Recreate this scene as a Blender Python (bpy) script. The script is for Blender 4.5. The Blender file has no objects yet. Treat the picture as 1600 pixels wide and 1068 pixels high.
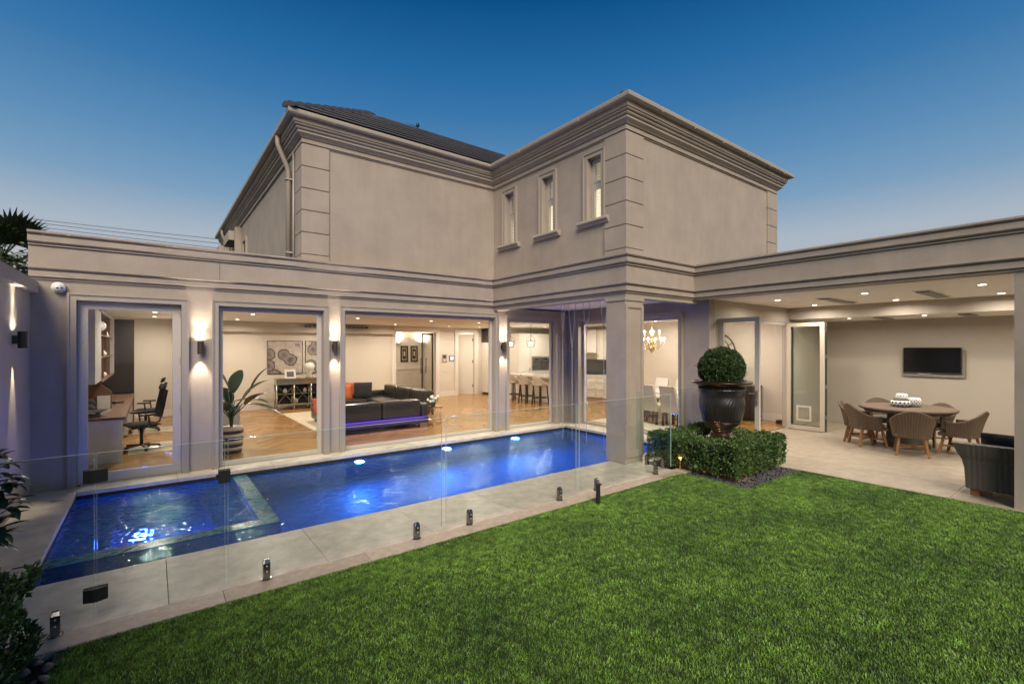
import bpy, bmesh, math, random
import numpy as np
from math import sin, cos, pi, radians as rad, sqrt, atan2

sc = bpy.context.scene
col = sc.collection
random.seed(7)
rng = np.random.default_rng(11)

# ------------------------------------------------------------------ camera
CH = 1.95
cam_d = bpy.data.cameras.new('camera')
cam = bpy.data.objects.new('camera', cam_d)
col.objects.link(cam)
cam.location = (0, 0, CH)
cam.rotation_euler = (rad(90), 0, rad(52.59 - 90))
cam_d.sensor_width = 36
cam_d.lens = 735 / 1600 * 36
cam_d.shift_y = 8.5 / 1600
cam_d.clip_start = 0.05
cam_d.clip_end = 2000
sc.camera = cam

# ------------------------------------------------------------------ world, sun, exposure
SUN_EL, SUN_AZ = rad(36), rad(239)      # direction the light comes from, measured from +X
world = bpy.data.worlds.new('World')
sc.world = world
world.use_nodes = True
wn = world.node_tree
wn.nodes.clear()
wo = wn.nodes.new('ShaderNodeOutputWorld')
bg = wn.nodes.new('ShaderNodeBackground')
sky = wn.nodes.new('ShaderNodeTexSky')
sky.sky_type = 'NISHITA'
sky.sun_disc = False
sky.sun_elevation = SUN_EL
sky.sun_rotation = pi / 2 - SUN_AZ
sky.air_density = 1.0
sky.dust_density = 0.3
sky.ozone_density = 6.0
bg.inputs['Strength'].default_value = 0.15
# twilight: the zenith darkens, a pale band of haze lies over the horizon all the way round
tc = wn.nodes.new('ShaderNodeTexCoord'); sep = wn.nodes.new('ShaderNodeSeparateXYZ'); wn.links.new(tc.outputs['Generated'], sep.inputs[0])
dk_ = wn.nodes.new('ShaderNodeMapRange'); dk_.interpolation_type = 'SMOOTHSTEP'
for k_, v_ in (('From Min', .22), ('From Max', .60), ('To Min', .02), ('To Max', .01)): dk_.inputs[k_].default_value = v_
wn.links.new(sep.outputs[2], dk_.inputs['Value'])
ml = wn.nodes.new('ShaderNodeVectorMath'); ml.operation = 'SCALE'; wn.links.new(sky.outputs[0], ml.inputs[0]); wn.links.new(dk_.outputs[0], ml.inputs['Scale'])
hz = wn.nodes.new('ShaderNodeValToRGB'); e = hz.color_ramp.elements; hz.color_ramp.interpolation = 'LINEAR'
e[0].position = 0; e[0].color = (.60, .54, .49, 1); e[1].position = .85; e[1].color = (0, .04, .14, 1)
for p_, c_ in ((.12, (.50, .48, .48)), (.20, (.40, .46, .53)), (.27, (.20, .34, .50)), (.34, (.115, .27, .47)), (.44, (.042, .18, .40)), (.50, (.020, .14, .36)), (.60, (.002, .075, .235))):
    q_ = e.new(p_); q_.color = (*c_, 1)
wn.links.new(sep.outputs[2], hz.inputs[0])
h2 = wn.nodes.new('ShaderNodeVectorMath'); h2.operation = 'SCALE'; h2.inputs['Scale'].default_value = 4.3; wn.links.new(hz.outputs[0], h2.inputs[0])
ad_ = wn.nodes.new('ShaderNodeVectorMath'); tn_ = wn.nodes.new('ShaderNodeVectorMath'); tn_.operation = 'MULTIPLY'; tn_.inputs[1].default_value = (.25, .95, 1.15); wn.links.new(ml.outputs[0], tn_.inputs[0]); wn.links.new(tn_.outputs[0], ad_.inputs[0]); wn.links.new(h2.outputs[0], ad_.inputs[1])
wn.links.new(ad_.outputs[0], bg.inputs[0])
wn.links.new(bg.outputs[0], wo.inputs[0])

sun_d = bpy.data.lights.new('sun', 'SUN')
sun_d.energy = 2.7
sun_d.angle = rad(38)
sun_d.color = (1.0, 0.87, 0.71)
sun = bpy.data.objects.new('sun', sun_d)
col.objects.link(sun)
from mathutils import Vector, Matrix
_d = Vector((cos(SUN_AZ) * cos(SUN_EL), sin(SUN_AZ) * cos(SUN_EL), sin(SUN_EL)))
sun.rotation_euler = _d.to_track_quat('Z', 'Y').to_euler()

sc.view_settings.view_transform = 'Standard'
sc.view_settings.look = 'None'
sc.view_settings.exposure = 0.6
sc.view_settings.gamma = 1
sc.view_settings.use_curve_mapping = False
sc.render.engine = 'CYCLES'
cy = sc.cycles
cy.use_denoising = True
cy.max_bounces = 10
cy.diffuse_bounces = 4
cy.glossy_bounces = 4
cy.transmission_bounces = 8
cy.transparent_max_bounces = 24
cy.sample_clamp_indirect = 30
cy.sample_clamp_direct = 0
cy.caustics_reflective = False
cy.caustics_refractive = True
cy.use_light_tree = True

# ------------------------------------------------------------------ object helpers
def tag(o, label=None, cat=None, group=None, kind=None):
    if label: o['label'] = label
    if cat: o['category'] = cat
    if group: o['group'] = group
    if kind: o['kind'] = kind
    return o

def thing(name, label, cat, loc=(0, 0, 0), rz=0, group=None, kind=None):
    o = bpy.data.objects.new(name, None)
    col.objects.link(o)
    o.empty_display_size = .2
    o.location = loc
    o.rotation_euler = (0, 0, rz)
    return tag(o, label, cat, group, kind)

def kids(o):
    return list(o.children)

def copy_tree(o, parent=None):
    c = o.copy()
    col.objects.link(c)
    if parent is not None: c.parent = parent
    for ch in kids(o):
        if ch is not c: copy_tree(ch, c)
    return c

def place(proto, used, loc, rz=0, label=None, scale=None):
    """the first call moves the original, later calls copy it with its parts"""
    o = proto
    if used[0]:
        o = proto.copy(); col.objects.link(o)
        for ch in list(proto.children): copy_tree(ch, o)
    used[0] = True
    o.location = loc
    o.rotation_euler = (0, 0, rz)
    if scale: o.scale = scale
    if label: o['label'] = label
    return o

class MB:
    """collects faces; build() links them as one mesh object"""
    def __init__(s): s.v = []; s.f = []; s.sm = []
    def add(s, vs, fs, smooth=False):
        n = len(s.v); s.v += [tuple(map(float, p)) for p in vs]
        s.f += [tuple(i + n for i in f) for f in fs]; s.sm += [smooth] * len(fs); return s
    def box(s, x0, y0, z0, x1, y1, z1):
        if x0 > x1: x0, x1 = x1, x0
        if y0 > y1: y0, y1 = y1, y0
        if z0 > z1: z0, z1 = z1, z0
        return s.add([(x0,y0,z0),(x1,y0,z0),(x1,y1,z0),(x0,y1,z0),(x0,y0,z1),(x1,y0,z1),(x1,y1,z1),(x0,y1,z1)],
              [(0,3,2,1),(4,5,6,7),(0,1,5,4),(1,2,6,5),(2,3,7,6),(3,0,4,7)])
    def cbox(s, cx, cy, z0, w, d, h): return s.box(cx-w/2, cy-d/2, z0, cx+w/2, cy+d/2, z0+h)
    def obox(s, p, q, w, h, up=(0,0,1)):
        """bar from p to q with section w x h"""
        p = Vector(p); q = Vector(q); d = (q-p).normalized(); u = Vector(up)
        if abs(d.dot(u)) > .98: u = Vector((1,0,0))
        a = d.cross(u).normalized()*(w/2); b = a.cross(d).normalized()*(h/2)
        vs = [p-a-b, p+a-b, p+a+b, p-a+b, q-a-b, q+a-b, q+a+b, q-a+b]
        return s.add(vs, [(0,1,2,3),(7,6,5,4),(0,4,5,1),(1,5,6,2),(2,6,7,3),(3,7,4,0)])
    def prism(s, poly, z0, z1, T=None):
        n = len(poly)
        vs = [(x,y,z0) for x,y in poly] + [(x,y,z1) for x,y in poly]
        if T: vs = [T(*v) for v in vs]
        return s.add(vs, [tuple(range(n))[::-1], tuple(range(n,2*n))] + [(i,(i+1)%n,n+(i+1)%n,n+i) for i in range(n)])
    def lathe(s, prof, n=24, c=(0,0,0), smooth=True, flute=None):
        vs = []; fs = []
        for k,(r,z) in enumerate(prof):
            for i in range(n):
                a = 2*pi*i/n; rr = r*(1+(flute(a,z) if flute else 0))
                vs.append((c[0]+rr*cos(a), c[1]+rr*sin(a), c[2]+z))
        for k in range(len(prof)-1):
            for i in range(n):
                j = (i+1)%n; fs.append((k*n+i, k*n+j, (k+1)*n+j, (k+1)*n+i))
        if prof[0][0] > 1e-6: fs.append(tuple(range(n))[::-1])
        if prof[-1][0] > 1e-6: fs.append(tuple((len(prof)-1)*n+i for i in range(n)))
        return s.add(vs, fs, smooth)
    def tube(s, pts, r, n=8, closed=False, smooth=True):
        pts = [Vector(p) for p in pts]; R = r if hasattr(r,'__len__') else [r]*len(pts)
        vs = []; fs = []; m = len(pts); up = None
        for k,p in enumerate(pts):
            a = pts[(k-1)%m] if (k or closed) else p; b = pts[(k+1)%m] if (k < m-1 or closed) else p
            t = (b-a).normalized()
            if up is None:
                up = Vector((0,0,1)) if abs(t.z) < .9 else Vector((1,0,0))
            x = t.cross(up).normalized(); y = x.cross(t).normalized(); up = y
            for i in range(n):
                g = 2*pi*i/n; vs.append(p + x*cos(g)*R[k] + y*sin(g)*R[k])
        for k in range(m if closed else m-1):
            for i in range(n):
                j = (i+1)%n; k2 = (k+1)%m; fs.append((k*n+i, k*n+j, k2*n+j, k2*n+i))
        if not closed: fs += [tuple(range(n))[::-1], tuple((m-1)*n+i for i in range(n))]
        return s.add(vs, fs, smooth)
    def sweep(s, path, prof):
        """profile (out, z), closed loop, swept along a 2D path; out = right-hand side of travel; mitred corners"""
        n = len(prof); vs = []; fs = []; P = [Vector(p) for p in path]
        for k,p in enumerate(P):
            d0 = (p-P[k-1]).normalized() if k else None
            d1 = (P[k+1]-p).normalized() if k < len(P)-1 else None
            d0 = d0 or d1; d1 = d1 or d0
            n0 = Vector((d0.y,-d0.x)); n1 = Vector((d1.y,-d1.x)); m = (n0+n1); m = m/ (1+n0.dot(n1))
            for o,z in prof: vs.append((p.x+m.x*o, p.y+m.y*o, z))
        for k in range(len(P)-1):
            for i in range(n):
                j = (i+1)%n; fs.append((k*n+i, k*n+j, (k+1)*n+j, (k+1)*n+i))
        fs += [tuple(range(n))[::-1], tuple((len(P)-1)*n+i for i in range(n))]
        return s.add(vs, fs)
    def blob(s, c, r, seg=12, rings=8):
        if not hasattr(r,'__len__'): r = (r,r,r)
        vs = [(c[0],c[1],c[2]-r[2])]; fs = []
        for k in range(1,rings):
            t = pi*k/rings
            for i in range(seg):
                a = 2*pi*i/seg; vs.append((c[0]+r[0]*sin(t)*cos(a), c[1]+r[1]*sin(t)*sin(a), c[2]-r[2]*cos(t)))
        vs.append((c[0],c[1],c[2]+r[2])); L = len(vs)-1
        for i in range(seg):
            j = (i+1)%seg; fs.append((0,1+j,1+i)); fs.append((L,L-seg+i,L-seg+j))
            for k in range(rings-2):
                a = 1+k*seg; fs.append((a+i,a+j,a+seg+j,a+seg+i))
        return s.add(vs, fs, True)
    def build(s, name, mat, parent=None, world=True, bevel=0, kind=None, label=None, fix=False):
        off = Vector((0,0,0)); p = parent
        if world:
            while p is not None: off += p.location; p = p.parent
        me = bpy.data.meshes.new(name)
        me.from_pydata([tuple(Vector(v)-off) for v in s.v], [], s.f)
        me.polygons.foreach_set('use_smooth', s.sm)
        me.materials.append(mat)
        if fix or bevel:
            bm = bmesh.new(); bm.from_mesh(me)
            bmesh.ops.recalc_face_normals(bm, faces=bm.faces)
            if bevel:
                es = [e for e in bm.edges if len(e.link_faces) == 2 and e.calc_face_angle(0) > .5]
                bmesh.ops.bevel(bm, geom=es, offset=bevel, segments=2, affect='EDGES', profile=.6, clamp_overlap=True)
            bm.to_mesh(me); bm.free()
        me.update()
        o = bpy.data.objects.new(name, me); col.objects.link(o)
        if parent is not None: o.parent = parent
        if kind: o['kind'] = kind
        if label: o['label'] = label
        return o

def box(*a): return MB().box(*a)
def tube_arc(c, r, a0, a1, n, ax='xz'):
    out = []
    for i in range(n+1):
        a = a0+(a1-a0)*i/n
        x, z = r*cos(a), r*sin(a)
        out.append((c[0]+x, c[1], c[2]+z) if ax == 'xz' else ((c[0], c[1]+x, c[2]+z) if ax == 'yz' else (c[0]+x, c[1]+z, c[2])))
    return out

# ------------------------------------------------------------------ materials
def mat(name, c, rough=.6, objr=0, metal=0, bump=0, bscale=60, var=0, vscale=2, emit=None, es=0, spec=.5, coat=0, island=0, streak=0, sub=0):
    m = bpy.data.materials.new(name); m.use_nodes = True
    nt = m.node_tree; b = nt.nodes['Principled BSDF']; L = nt.links.new
    b.inputs['Base Color'].default_value = (*c, 1)
    b.inputs['Roughness'].default_value = rough
    b.inputs['Metallic'].default_value = metal
    b.inputs['Specular IOR Level'].default_value = spec
    if coat: b.inputs['Coat Weight'].default_value = coat; b.inputs['Coat Roughness'].default_value = .1
    if emit: b.inputs['Emission Color'].default_value = (*emit, 1); b.inputs['Emission Strength'].default_value = es
    geo = nt.nodes.new('ShaderNodeNewGeometry')
    src = None
    def mulval(fac, lo, hi, prev):
        mr = nt.nodes.new('ShaderNodeMapRange'); mr.inputs['To Min'].default_value = lo; mr.inputs['To Max'].default_value = hi
        L(fac, mr.inputs['Value'])
        hv = nt.nodes.new('ShaderNodeHueSaturation'); L(mr.outputs[0], hv.inputs['Value'])
        if prev is None: hv.inputs['Color'].default_value = (*c, 1)
        else: L(prev, hv.inputs['Color'])
        return hv.outputs[0]
    if var:
        n = nt.nodes.new('ShaderNodeTexNoise'); n.inputs['Scale'].default_value = vscale; n.inputs['Detail'].default_value = 6; n.inputs['Roughness'].default_value = .65
        L(geo.outputs['Position'], n.inputs['Vector'])
        src = mulval(n.outputs[0], 1-var*2.2, 1+var*2.2, src)
    if streak:
        mp = nt.nodes.new('ShaderNodeMapping'); mp.inputs['Scale'].default_value = (3, 3, .35)
        L(geo.outputs['Position'], mp.inputs[0])
        n = nt.nodes.new('ShaderNodeTexNoise'); n.inputs['Scale'].default_value = 2.2; n.inputs['Detail'].default_value = 5
        L(mp.outputs[0], n.inputs['Vector']); src = mulval(n.outputs[0], 1-streak*2, 1+streak*2, src)
    if objr:
        oi_ = nt.nodes.new('ShaderNodeObjectInfo'); src = mulval(oi_.outputs['Random'], 1-objr, 1+objr, src)
    if island:
        src = mulval(geo.outputs['Random Per Island'], 1-island, 1+island, src)
    if src is not None: L(src, b.inputs['Base Color'])
    if bump:
        n = nt.nodes.new('ShaderNodeTexNoise'); n.inputs['Scale'].default_value = bscale; n.inputs['Detail'].default_value = 4
        L(geo.outputs['Position'], n.inputs['Vector'])
        bp = nt.nodes.new('ShaderNodeBump'); bp.inputs['Strength'].default_value = 1; bp.inputs['Distance'].default_value = bump
        L(n.outputs[0], bp.inputs['Height']); L(bp.outputs[0], b.inputs['Normal'])
    return m

def glow(name, c, s):
    m = bpy.data.materials.new(name); m.use_nodes = True; nt = m.node_tree; nt.nodes.clear()
    o = nt.nodes.new('ShaderNodeOutputMaterial'); e = nt.nodes.new('ShaderNodeEmission')
    e.inputs[0].default_value = (*c, 1); e.inputs[1].default_value = s; nt.links.new(e.outputs[0], o.inputs[0])
    m.cycles.emission_sampling = 'NONE'
    return m

def glass(name, tint=(1, 1, 1), rough=0.0, refl=1.0, ior=1.45):
    m = bpy.data.materials.new(name); m.use_nodes = True; nt = m.node_tree; nt.nodes.clear(); L = nt.links.new
    o = nt.nodes.new('ShaderNodeOutputMaterial'); mx = nt.nodes.new('ShaderNodeMixShader')
    t = nt.nodes.new('ShaderNodeBsdfTransparent'); t.inputs[0].default_value = (*tint, 1)
    g = nt.nodes.new('ShaderNodeBsdfGlossy'); g.inputs['Roughness'].default_value = rough; g.inputs[0].default_value = (refl, refl, refl, 1)
    f = nt.nodes.new('ShaderNodeFresnel'); f.inputs[0].default_value = ior
    gb = nt.nodes.new('ShaderNodeNewGeometry'); iv = nt.nodes.new('ShaderNodeMath'); iv.operation = 'SUBTRACT'; iv.inputs[0].default_value = 1; L(gb.outputs['Backfacing'], iv.inputs[1])
    mu = nt.nodes.new('ShaderNodeMath'); mu.operation = 'MULTIPLY'; L(f.outputs[0], mu.inputs[0]); L(iv.outputs[0], mu.inputs[1])
    L(mu.outputs[0], mx.inputs[0]); L(t.outputs[0], mx.inputs[1]); L(g.outputs[0], mx.inputs[2]); L(mx.outputs[0], o.inputs[0])
    return m

STUCCO = (.355, .300, .248)
m_wall = mat('stucco', STUCCO, .85, bump=.0022, bscale=75, var=.12, vscale=1.5, streak=.045)
m_trim = mat('painted_trim', (.355, .308, .255), .7, bump=.0004, bscale=90, var=.02, vscale=2)
m_gutter = mat('painted_metal_gutter', (.40, .35, .29), .42, var=.03, vscale=3)
m_pipe = mat('painted_downpipe', (.30, .262, .22), .5, var=.03, vscale=3)
m_frame = mat('window_frame_metal', (.50, .46, .41), .4)
m_frame_cream = mat('cream_door_frame', (.62, .56, .45), .4)
m_frame_dark = mat('dark_frame_edge', (.03, .03, .03), .4)
m_glass = glass('window_glass', (.97, .98, .97), ior=1.38)
m_fglass = glass('fence_glass', (.955, .978, .966), ior=1.52)
m_edge = mat('glass_edge', (.25, .42, .36), .15)
m_tile = mat('roof_tile', (.058, .057, .066), .55, bump=.002, bscale=40, var=.05, vscale=5, island=.07)
m_black = mat('black_metal', (.02, .02, .022), .4)
m_steel = mat('brushed_steel', (.45, .45, .45), .28, metal=1)
m_bronze = mat('bronze_lamp', (.10, .075, .055), .35, metal=.6)
m_white = mat('white_paint', (.75, .73, .69), .5)
m_plast = mat('interior_plaster', (.72, .66, .57), .85, bump=.0003, bscale=120)
m_ceil = mat('ceiling_paint', (.80, .78, .74), .9)
m_skirt = mat('skirting_paint', (.80, .76, .70), .4)
m_alfw = mat('alfresco_wall', (.42, .37, .305), .85, bump=.0008, bscale=110, var=.03, vscale=1.1)
m_bulb = glow('lamp_glow', (1, .86, .66), 14)

# ------------------------------------------------------------------ layout constants
FY, WX, FRY = 8.93, 6.30, 5.10        # facade, wing wall, front wall planes
DX = 8.70                              # dining window wall
EX0, EX1 = -1.31, 8.30
SX, RX = 2.14, 11.80                   # upper storey left / right side walls

# ================================================================== THE HOUSE
house = thing('house', 'two storey rendered house with dark tiled roof and lit glass walls round the pool', 'house', (5, 9.5, 0))
def H(mb, name, m, **k): return mb.build(name, m, house, **k)

def wall_grid(ax, p0, p1, u0, u1, z0, z1, ops):
    """wall slab between planes p0, p1, running u0..u1; ops = (u0,u1,z0,z1)"""
    mb = MB(); us = sorted({u0, u1, *[o[0] for o in ops], *[o[1] for o in ops]})
    for a, b in zip(us[:-1], us[1:]):
        m = (a+b)/2; cur = z0
        for o in sorted([o for o in ops if o[0] < m < o[1]], key=lambda o: o[2]):
            if o[2] > cur+1e-4: seg(mb, ax, p0, p1, a, b, cur, o[2])
            cur = o[3]
        if cur < z1-1e-4: seg(mb, ax, p0, p1, a, b, cur, z1)
    return mb
def seg(mb, ax, p0, p1, a, b, z0, z1):
    if ax == 'x': mb.box(a, p0, z0, b, p1, z1)
    else: mb.box(p0, a, z0, p1, b, z1)

def uvbox(mb, ax, u0, u1, p0, p1, z0, z1): seg(mb, ax, p0, p1, u0, u1, z0, z1)

def trim_frame(ax, plane, sgn, u0, u1, z0, z1, w=.10, d=.05, base=True):
    """architrave standing proud of the wall round an opening (three sides)"""
    mb = MB(); q = plane+sgn*d; q2 = plane+sgn*(d+.018)
    for (a,b,c,e) in ((u0-w,u0,z0,z1+w),(u1,u1+w,z0,z1+w),(u0,u1,z1,z1+w)): uvbox(mb, ax, a, b, plane, q, c, e)
    s = .025
    for (a,b,c,e) in ((u0-w,u0-w+s,z0,z1+w),(u1+w-s,u1+w,z0,z1+w),(u0-w+s,u1+w-s,z1+w-s,z1+w)): uvbox(mb, ax, a, b, q, q2, c, e)
    return mb

def win_frame(ax, p, u0, u1, z0, z1, w=.07, t=.06, wb=None):
    wb = wb or w
    mb = MB()
    uvbox(mb, ax, u0, u0+w, p, p+t, z0, z1); uvbox(mb, ax, u1-w, u1, p, p+t, z0, z1)
    uvbox(mb, ax, u0+w, u1-w, p, p+t, z1-w, z1); uvbox(mb, ax, u0+w, u1-w, p, p+t, z0, z0+wb)
    return mb

# lower facade, with its glazed openings
OPEN = [(-.84, .36, .0, 2.61), (.85, 2.485, .0, 2.62), (2.86, 6.32, .0, 2.64), (6.72, 8.22, .0, 2.62)]
H(wall_grid('x', FY, FY+.22, EX0, DX, 0, 2.87, OPEN), 'wall', m_wall)
# dining window wall
DOP = [(5.65, 8.52, .0, 2.60)]
H(wall_grid('y', DX, DX+.2, 5.10, FY, 0, 2.90, DOP), 'wall', m_wall)
# wall with the folding doors
H(wall_grid('x', 5.0, 5.14, DX+.2, 14.2, 0, 2.60, [(9.07, 12.28, 0, 2.55)]), 'wall', m_alfw)
H(box(DX+.2, 5.0, 2.60, 14.2, 5.14, 2.90), 'wall', m_alfw)
H(box(DX, 4.99, 0, DX+.2, 5.10, 2.90), 'wall', m_wall)

def window(ax, p, u0, u1, z0, z1, fr=m_frame, w=.07, wb=None, name='window', inset=.1, trim=True, sgn=-1, tw=.095):
    f = H(win_frame(ax, p+inset, u0+.004, u1-.004, z0+.004, z1-.004, w, .06, wb), name, fr)
    mb = MB(); uvbox(mb, ax, u0+w, u1-w, p+inset+.026, p+inset+.034, z0+(wb or w), z1-w)
    mb.build('pane', m_glass, f)
    if trim: trim_frame(ax, p, sgn, u0, u1, z0, z1, tw).build('architrave', m_trim, f)
    return f
w = window('x', FY, *OPEN[0], w=.105, wb=.135, name='glass_door', inset=.08)
w['label'] = 'wide framed glass door of the study'
for z in (.25, .95, 1.7, 2.45): box(.345, FY+.05, z, .375, FY+.075, z+.09).build('hinge', m_steel, w)
window('x', FY, *OPEN[1])
w2 = window('x', FY, *OPEN[2], w=.055)
window('x', FY, *OPEN[3], w=.055)
window('y', DX, *DOP[0], w=.06)
# rebated reveals beside the panes
for (a,b,c,e) in OPEN[:]:
    mb = MB()
    mb.box(a, FY+.005, e-.02, b, FY+.095, e-.001); H(mb, 'lintel_lining', m_trim)

# entablature / parapet, one mitred sweep
ENT = [(-.24,2.87),(0,2.87),(.026,2.87),(.026,2.884),(.008,2.886),(.008,2.898),(.055,2.905),(.055,2.982),(.030,2.984),(.030,2.995),(.062,2.997),(.092,3.018),(.092,3.026),(.06,3.028),(.06,3.306),
       (.040,3.308),(.040,3.320),(.085,3.323),(.085,3.338),(.066,3.340),(.066,3.350),(.100,3.353),(.122,3.370),(.122,3.446),(.098,3.448),(.098,3.459),(.13,3.461),(.155,3.480),(.155,3.505),(-.24,3.505)]
ENT_PATH = [(EX0,FY),(WX,FY),(WX,FRY),(EX1,FRY),(EX1,-4.5)]
H(MB().sweep(ENT_PATH, ENT), 'parapet', m_wall, fix=True)
# control joints in the frieze
for x in (.86,): H(box(x, FY-.0625, 3.03, x+.006, FY-.058, 3.31), 'control_joint', m_frame_dark)
# soffit over the pool end, ceiling of the alfresco
H(box(WX+.25, FRY+.25, 2.91, DX+.2, FY+.02, 2.97), 'soffit', m_ceil)
H(box(WX, FRY, 2.80, WX+.24, FY, 2.868), 'beam', m_wall)
H(box(WX+.24, FRY, 2.80, 8.45, FRY+.24, 2.868), 'beam', m_wall)

# big square column at the corner of the pool
colm = H(box(6.27, 5.09, 0, 6.74, 5.50, 2.80), 'column', m_wall)
mb = MB().box(6.25, 5.07, 2.74, 6.76, 5.52, 2.80); mb.build('capital', m_trim, colm)
# raised border on its garden side
mb = MB()
for a in ((6.27,6.33,.1,2.68),(6.68,6.74,.1,2.68),(6.33,6.68,2.62,2.68),(6.33,6.68,.1,.22)): mb.box(a[0], 5.068, a[2], a[1], 5.0895, a[3])
mb.build('raised_border', m_wall, colm)
# alfresco column at the far side of the opening
H(box(8.30, .30, 0, 8.72, .83, 2.868), 'column', m_wall)

# alfresco room
H(box(8.45, -4.3, 2.90, 12.3, 4.99, 2.96), 'ceiling', m_ceil)
H(box(12.3, -4.3, 2.62, 12.42, 4.99, 2.96), 'bulkhead', m_alfw)
H(box(12.42, -4.3, 2.62, 14.2, 4.99, 2.68), 'ceiling', m_ceil)
H(box(14.2, -4.3, 0, 14.4, 5.14, 3.0), 'wall', m_alfw)
H(box(8.3, -4.5, 0, 14.4, -4.3, 3.0), 'wall', m_alfw)
H(box(8.54, -4.3, 3.1, 14.4, 5.1, 3.2), 'flat_roof', m_black)
H(box(-1.3, FY+.25, 3.1, 13.9, 20.6, 3.2), 'flat_roof', m_black)
H(box(8.0, 5.35, 3.1, 13.9, 9.18, 3.2), 'flat_roof', m_black)

# upper storey walls
UZ0, UZ1 = 3.40, 5.60
UW = [(c-.165, c+.165, 4.235, 5.36) for c in (5.79, 7.035, 8.30)]
H(box(SX, FY, UZ0, WX, FY+.2, UZ1), 'upper_wall', m_wall)
H(box(SX, FY+.2, 3.2, SX+.2, 20.4, UZ1), 'upper_wall', m_wall)
H(wall_grid('y', WX, WX+.2, FRY+.2, FY+.2, UZ0, UZ1, UW), 'upper_wall', m_wall)
H(box(WX, FRY, UZ0, RX, FRY+.2, UZ1), 'upper_wall', m_wall)
H(box(RX-.2, FRY+.2, UZ0, RX, 14, UZ1), 'upper_wall', m_wall)
# upper cornice
COR = [(-.15,5.575),(0,5.575),(.02,5.575),(.02,5.583),(.004,5.585),(.004,5.594),(.038,5.598),(.038,5.664),(.02,5.666),(.02,5.676),(.055,5.680),(.06,5.690),(.122,5.738),(.122,5.768),(.104,5.770),(.104,5.779),
       (.138,5.782),(.155,5.80),(.155,5.815),(.136,5.817),(.136,5.827),(.17,5.830),(.188,5.845),(.188,5.858),(.168,5.860),(.168,5.870),(.20,5.873),(.20,5.95),(-.15,5.95)]
CP = [(SX,20.4),(SX,FY),(WX,FY),(WX,FRY),(RX,FRY),(RX,14)]
H(MB().sweep(CP, COR), 'cornice', m_wall, fix=True)
GUT = [(.0,5.952),(.20,5.952),(.28,5.956),(.305,5.972),(.315,6.01),(.315,6.03),(.303,6.03),(.30,6.01),(.0,6.01)]
gut = H(MB().sweep(CP, GUT), 'gutter', m_gutter, fix=True)
# gutter straps / joints
def gstrap(x, y, ax):
    mb = MB()
    if ax == 'x': mb.box(x-.006, y-.319, 5.95, x+.006, y-.24, 6.032)
    else: mb.box(x-.319, y-.006, 5.95, x-.24, y+.006, 6.032)
    mb.build('joint_strip', m_gutter, gut)
for x in (2.6, 4.3): gstrap(x, FY, 'x')
for x in (6.9, 7.9, 8.9, 9.9, 10.9, 11.6): gstrap(x, FRY, 'x')
for y in (5.9, 7.6): gstrap(WX, y, 'y')

# quoins
def quoin_col(path_fn):
    for k in range(6):
        z0 = 3.623+k*.392; z1 = z0+.378
        if k == 5: z1 = 5.575
        if k == -1: z0 = 3.5
        path_fn(z0, z1)
    path_fn(3.507, 3.612)
W_ = .44; T_ = .036
def q_front(z0, z1):   # corner at (WX, FRY)
    z1 = min(z1, 5.572)
    if z1-z0 < .02: return
    H(MB().prism([(WX-T_,FRY-T_),(WX+W_,FRY-T_),(WX+W_,FRY-.001),(WX-.001,FRY-.001),(WX-.001,FRY+W_),(WX-T_,FRY+W_)], z0, z1), 'quoin', m_wall, bevel=.004)
def q_left(z0, z1):
    z1 = min(z1, 5.572)
    if z1-z0 < .02: return
    H(MB().prism([(SX-T_,FY-T_),(SX+W_,FY-T_),(SX+W_,FY-.001),(SX-.001,FY-.001),(SX-.001,FY+W_),(SX-T_,FY+W_)], z0, z1), 'quoin', m_wall, bevel=.004)
def q_right(z0, z1):
    z1 = min(z1, 5.572)
    if z1-z0 < .02: return
    H(MB().prism([(RX-W_,FRY-T_),(RX+T_,FRY-T_),(RX+T_,FRY+W_),(RX+.001,FRY+W_),(RX+.001,FRY-.001),(RX-W_,FRY-.001)], z0, z1), 'quoin', m_wall, bevel=.004)
for q in (q_front, q_left, q_right): quoin_col(q)

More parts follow.
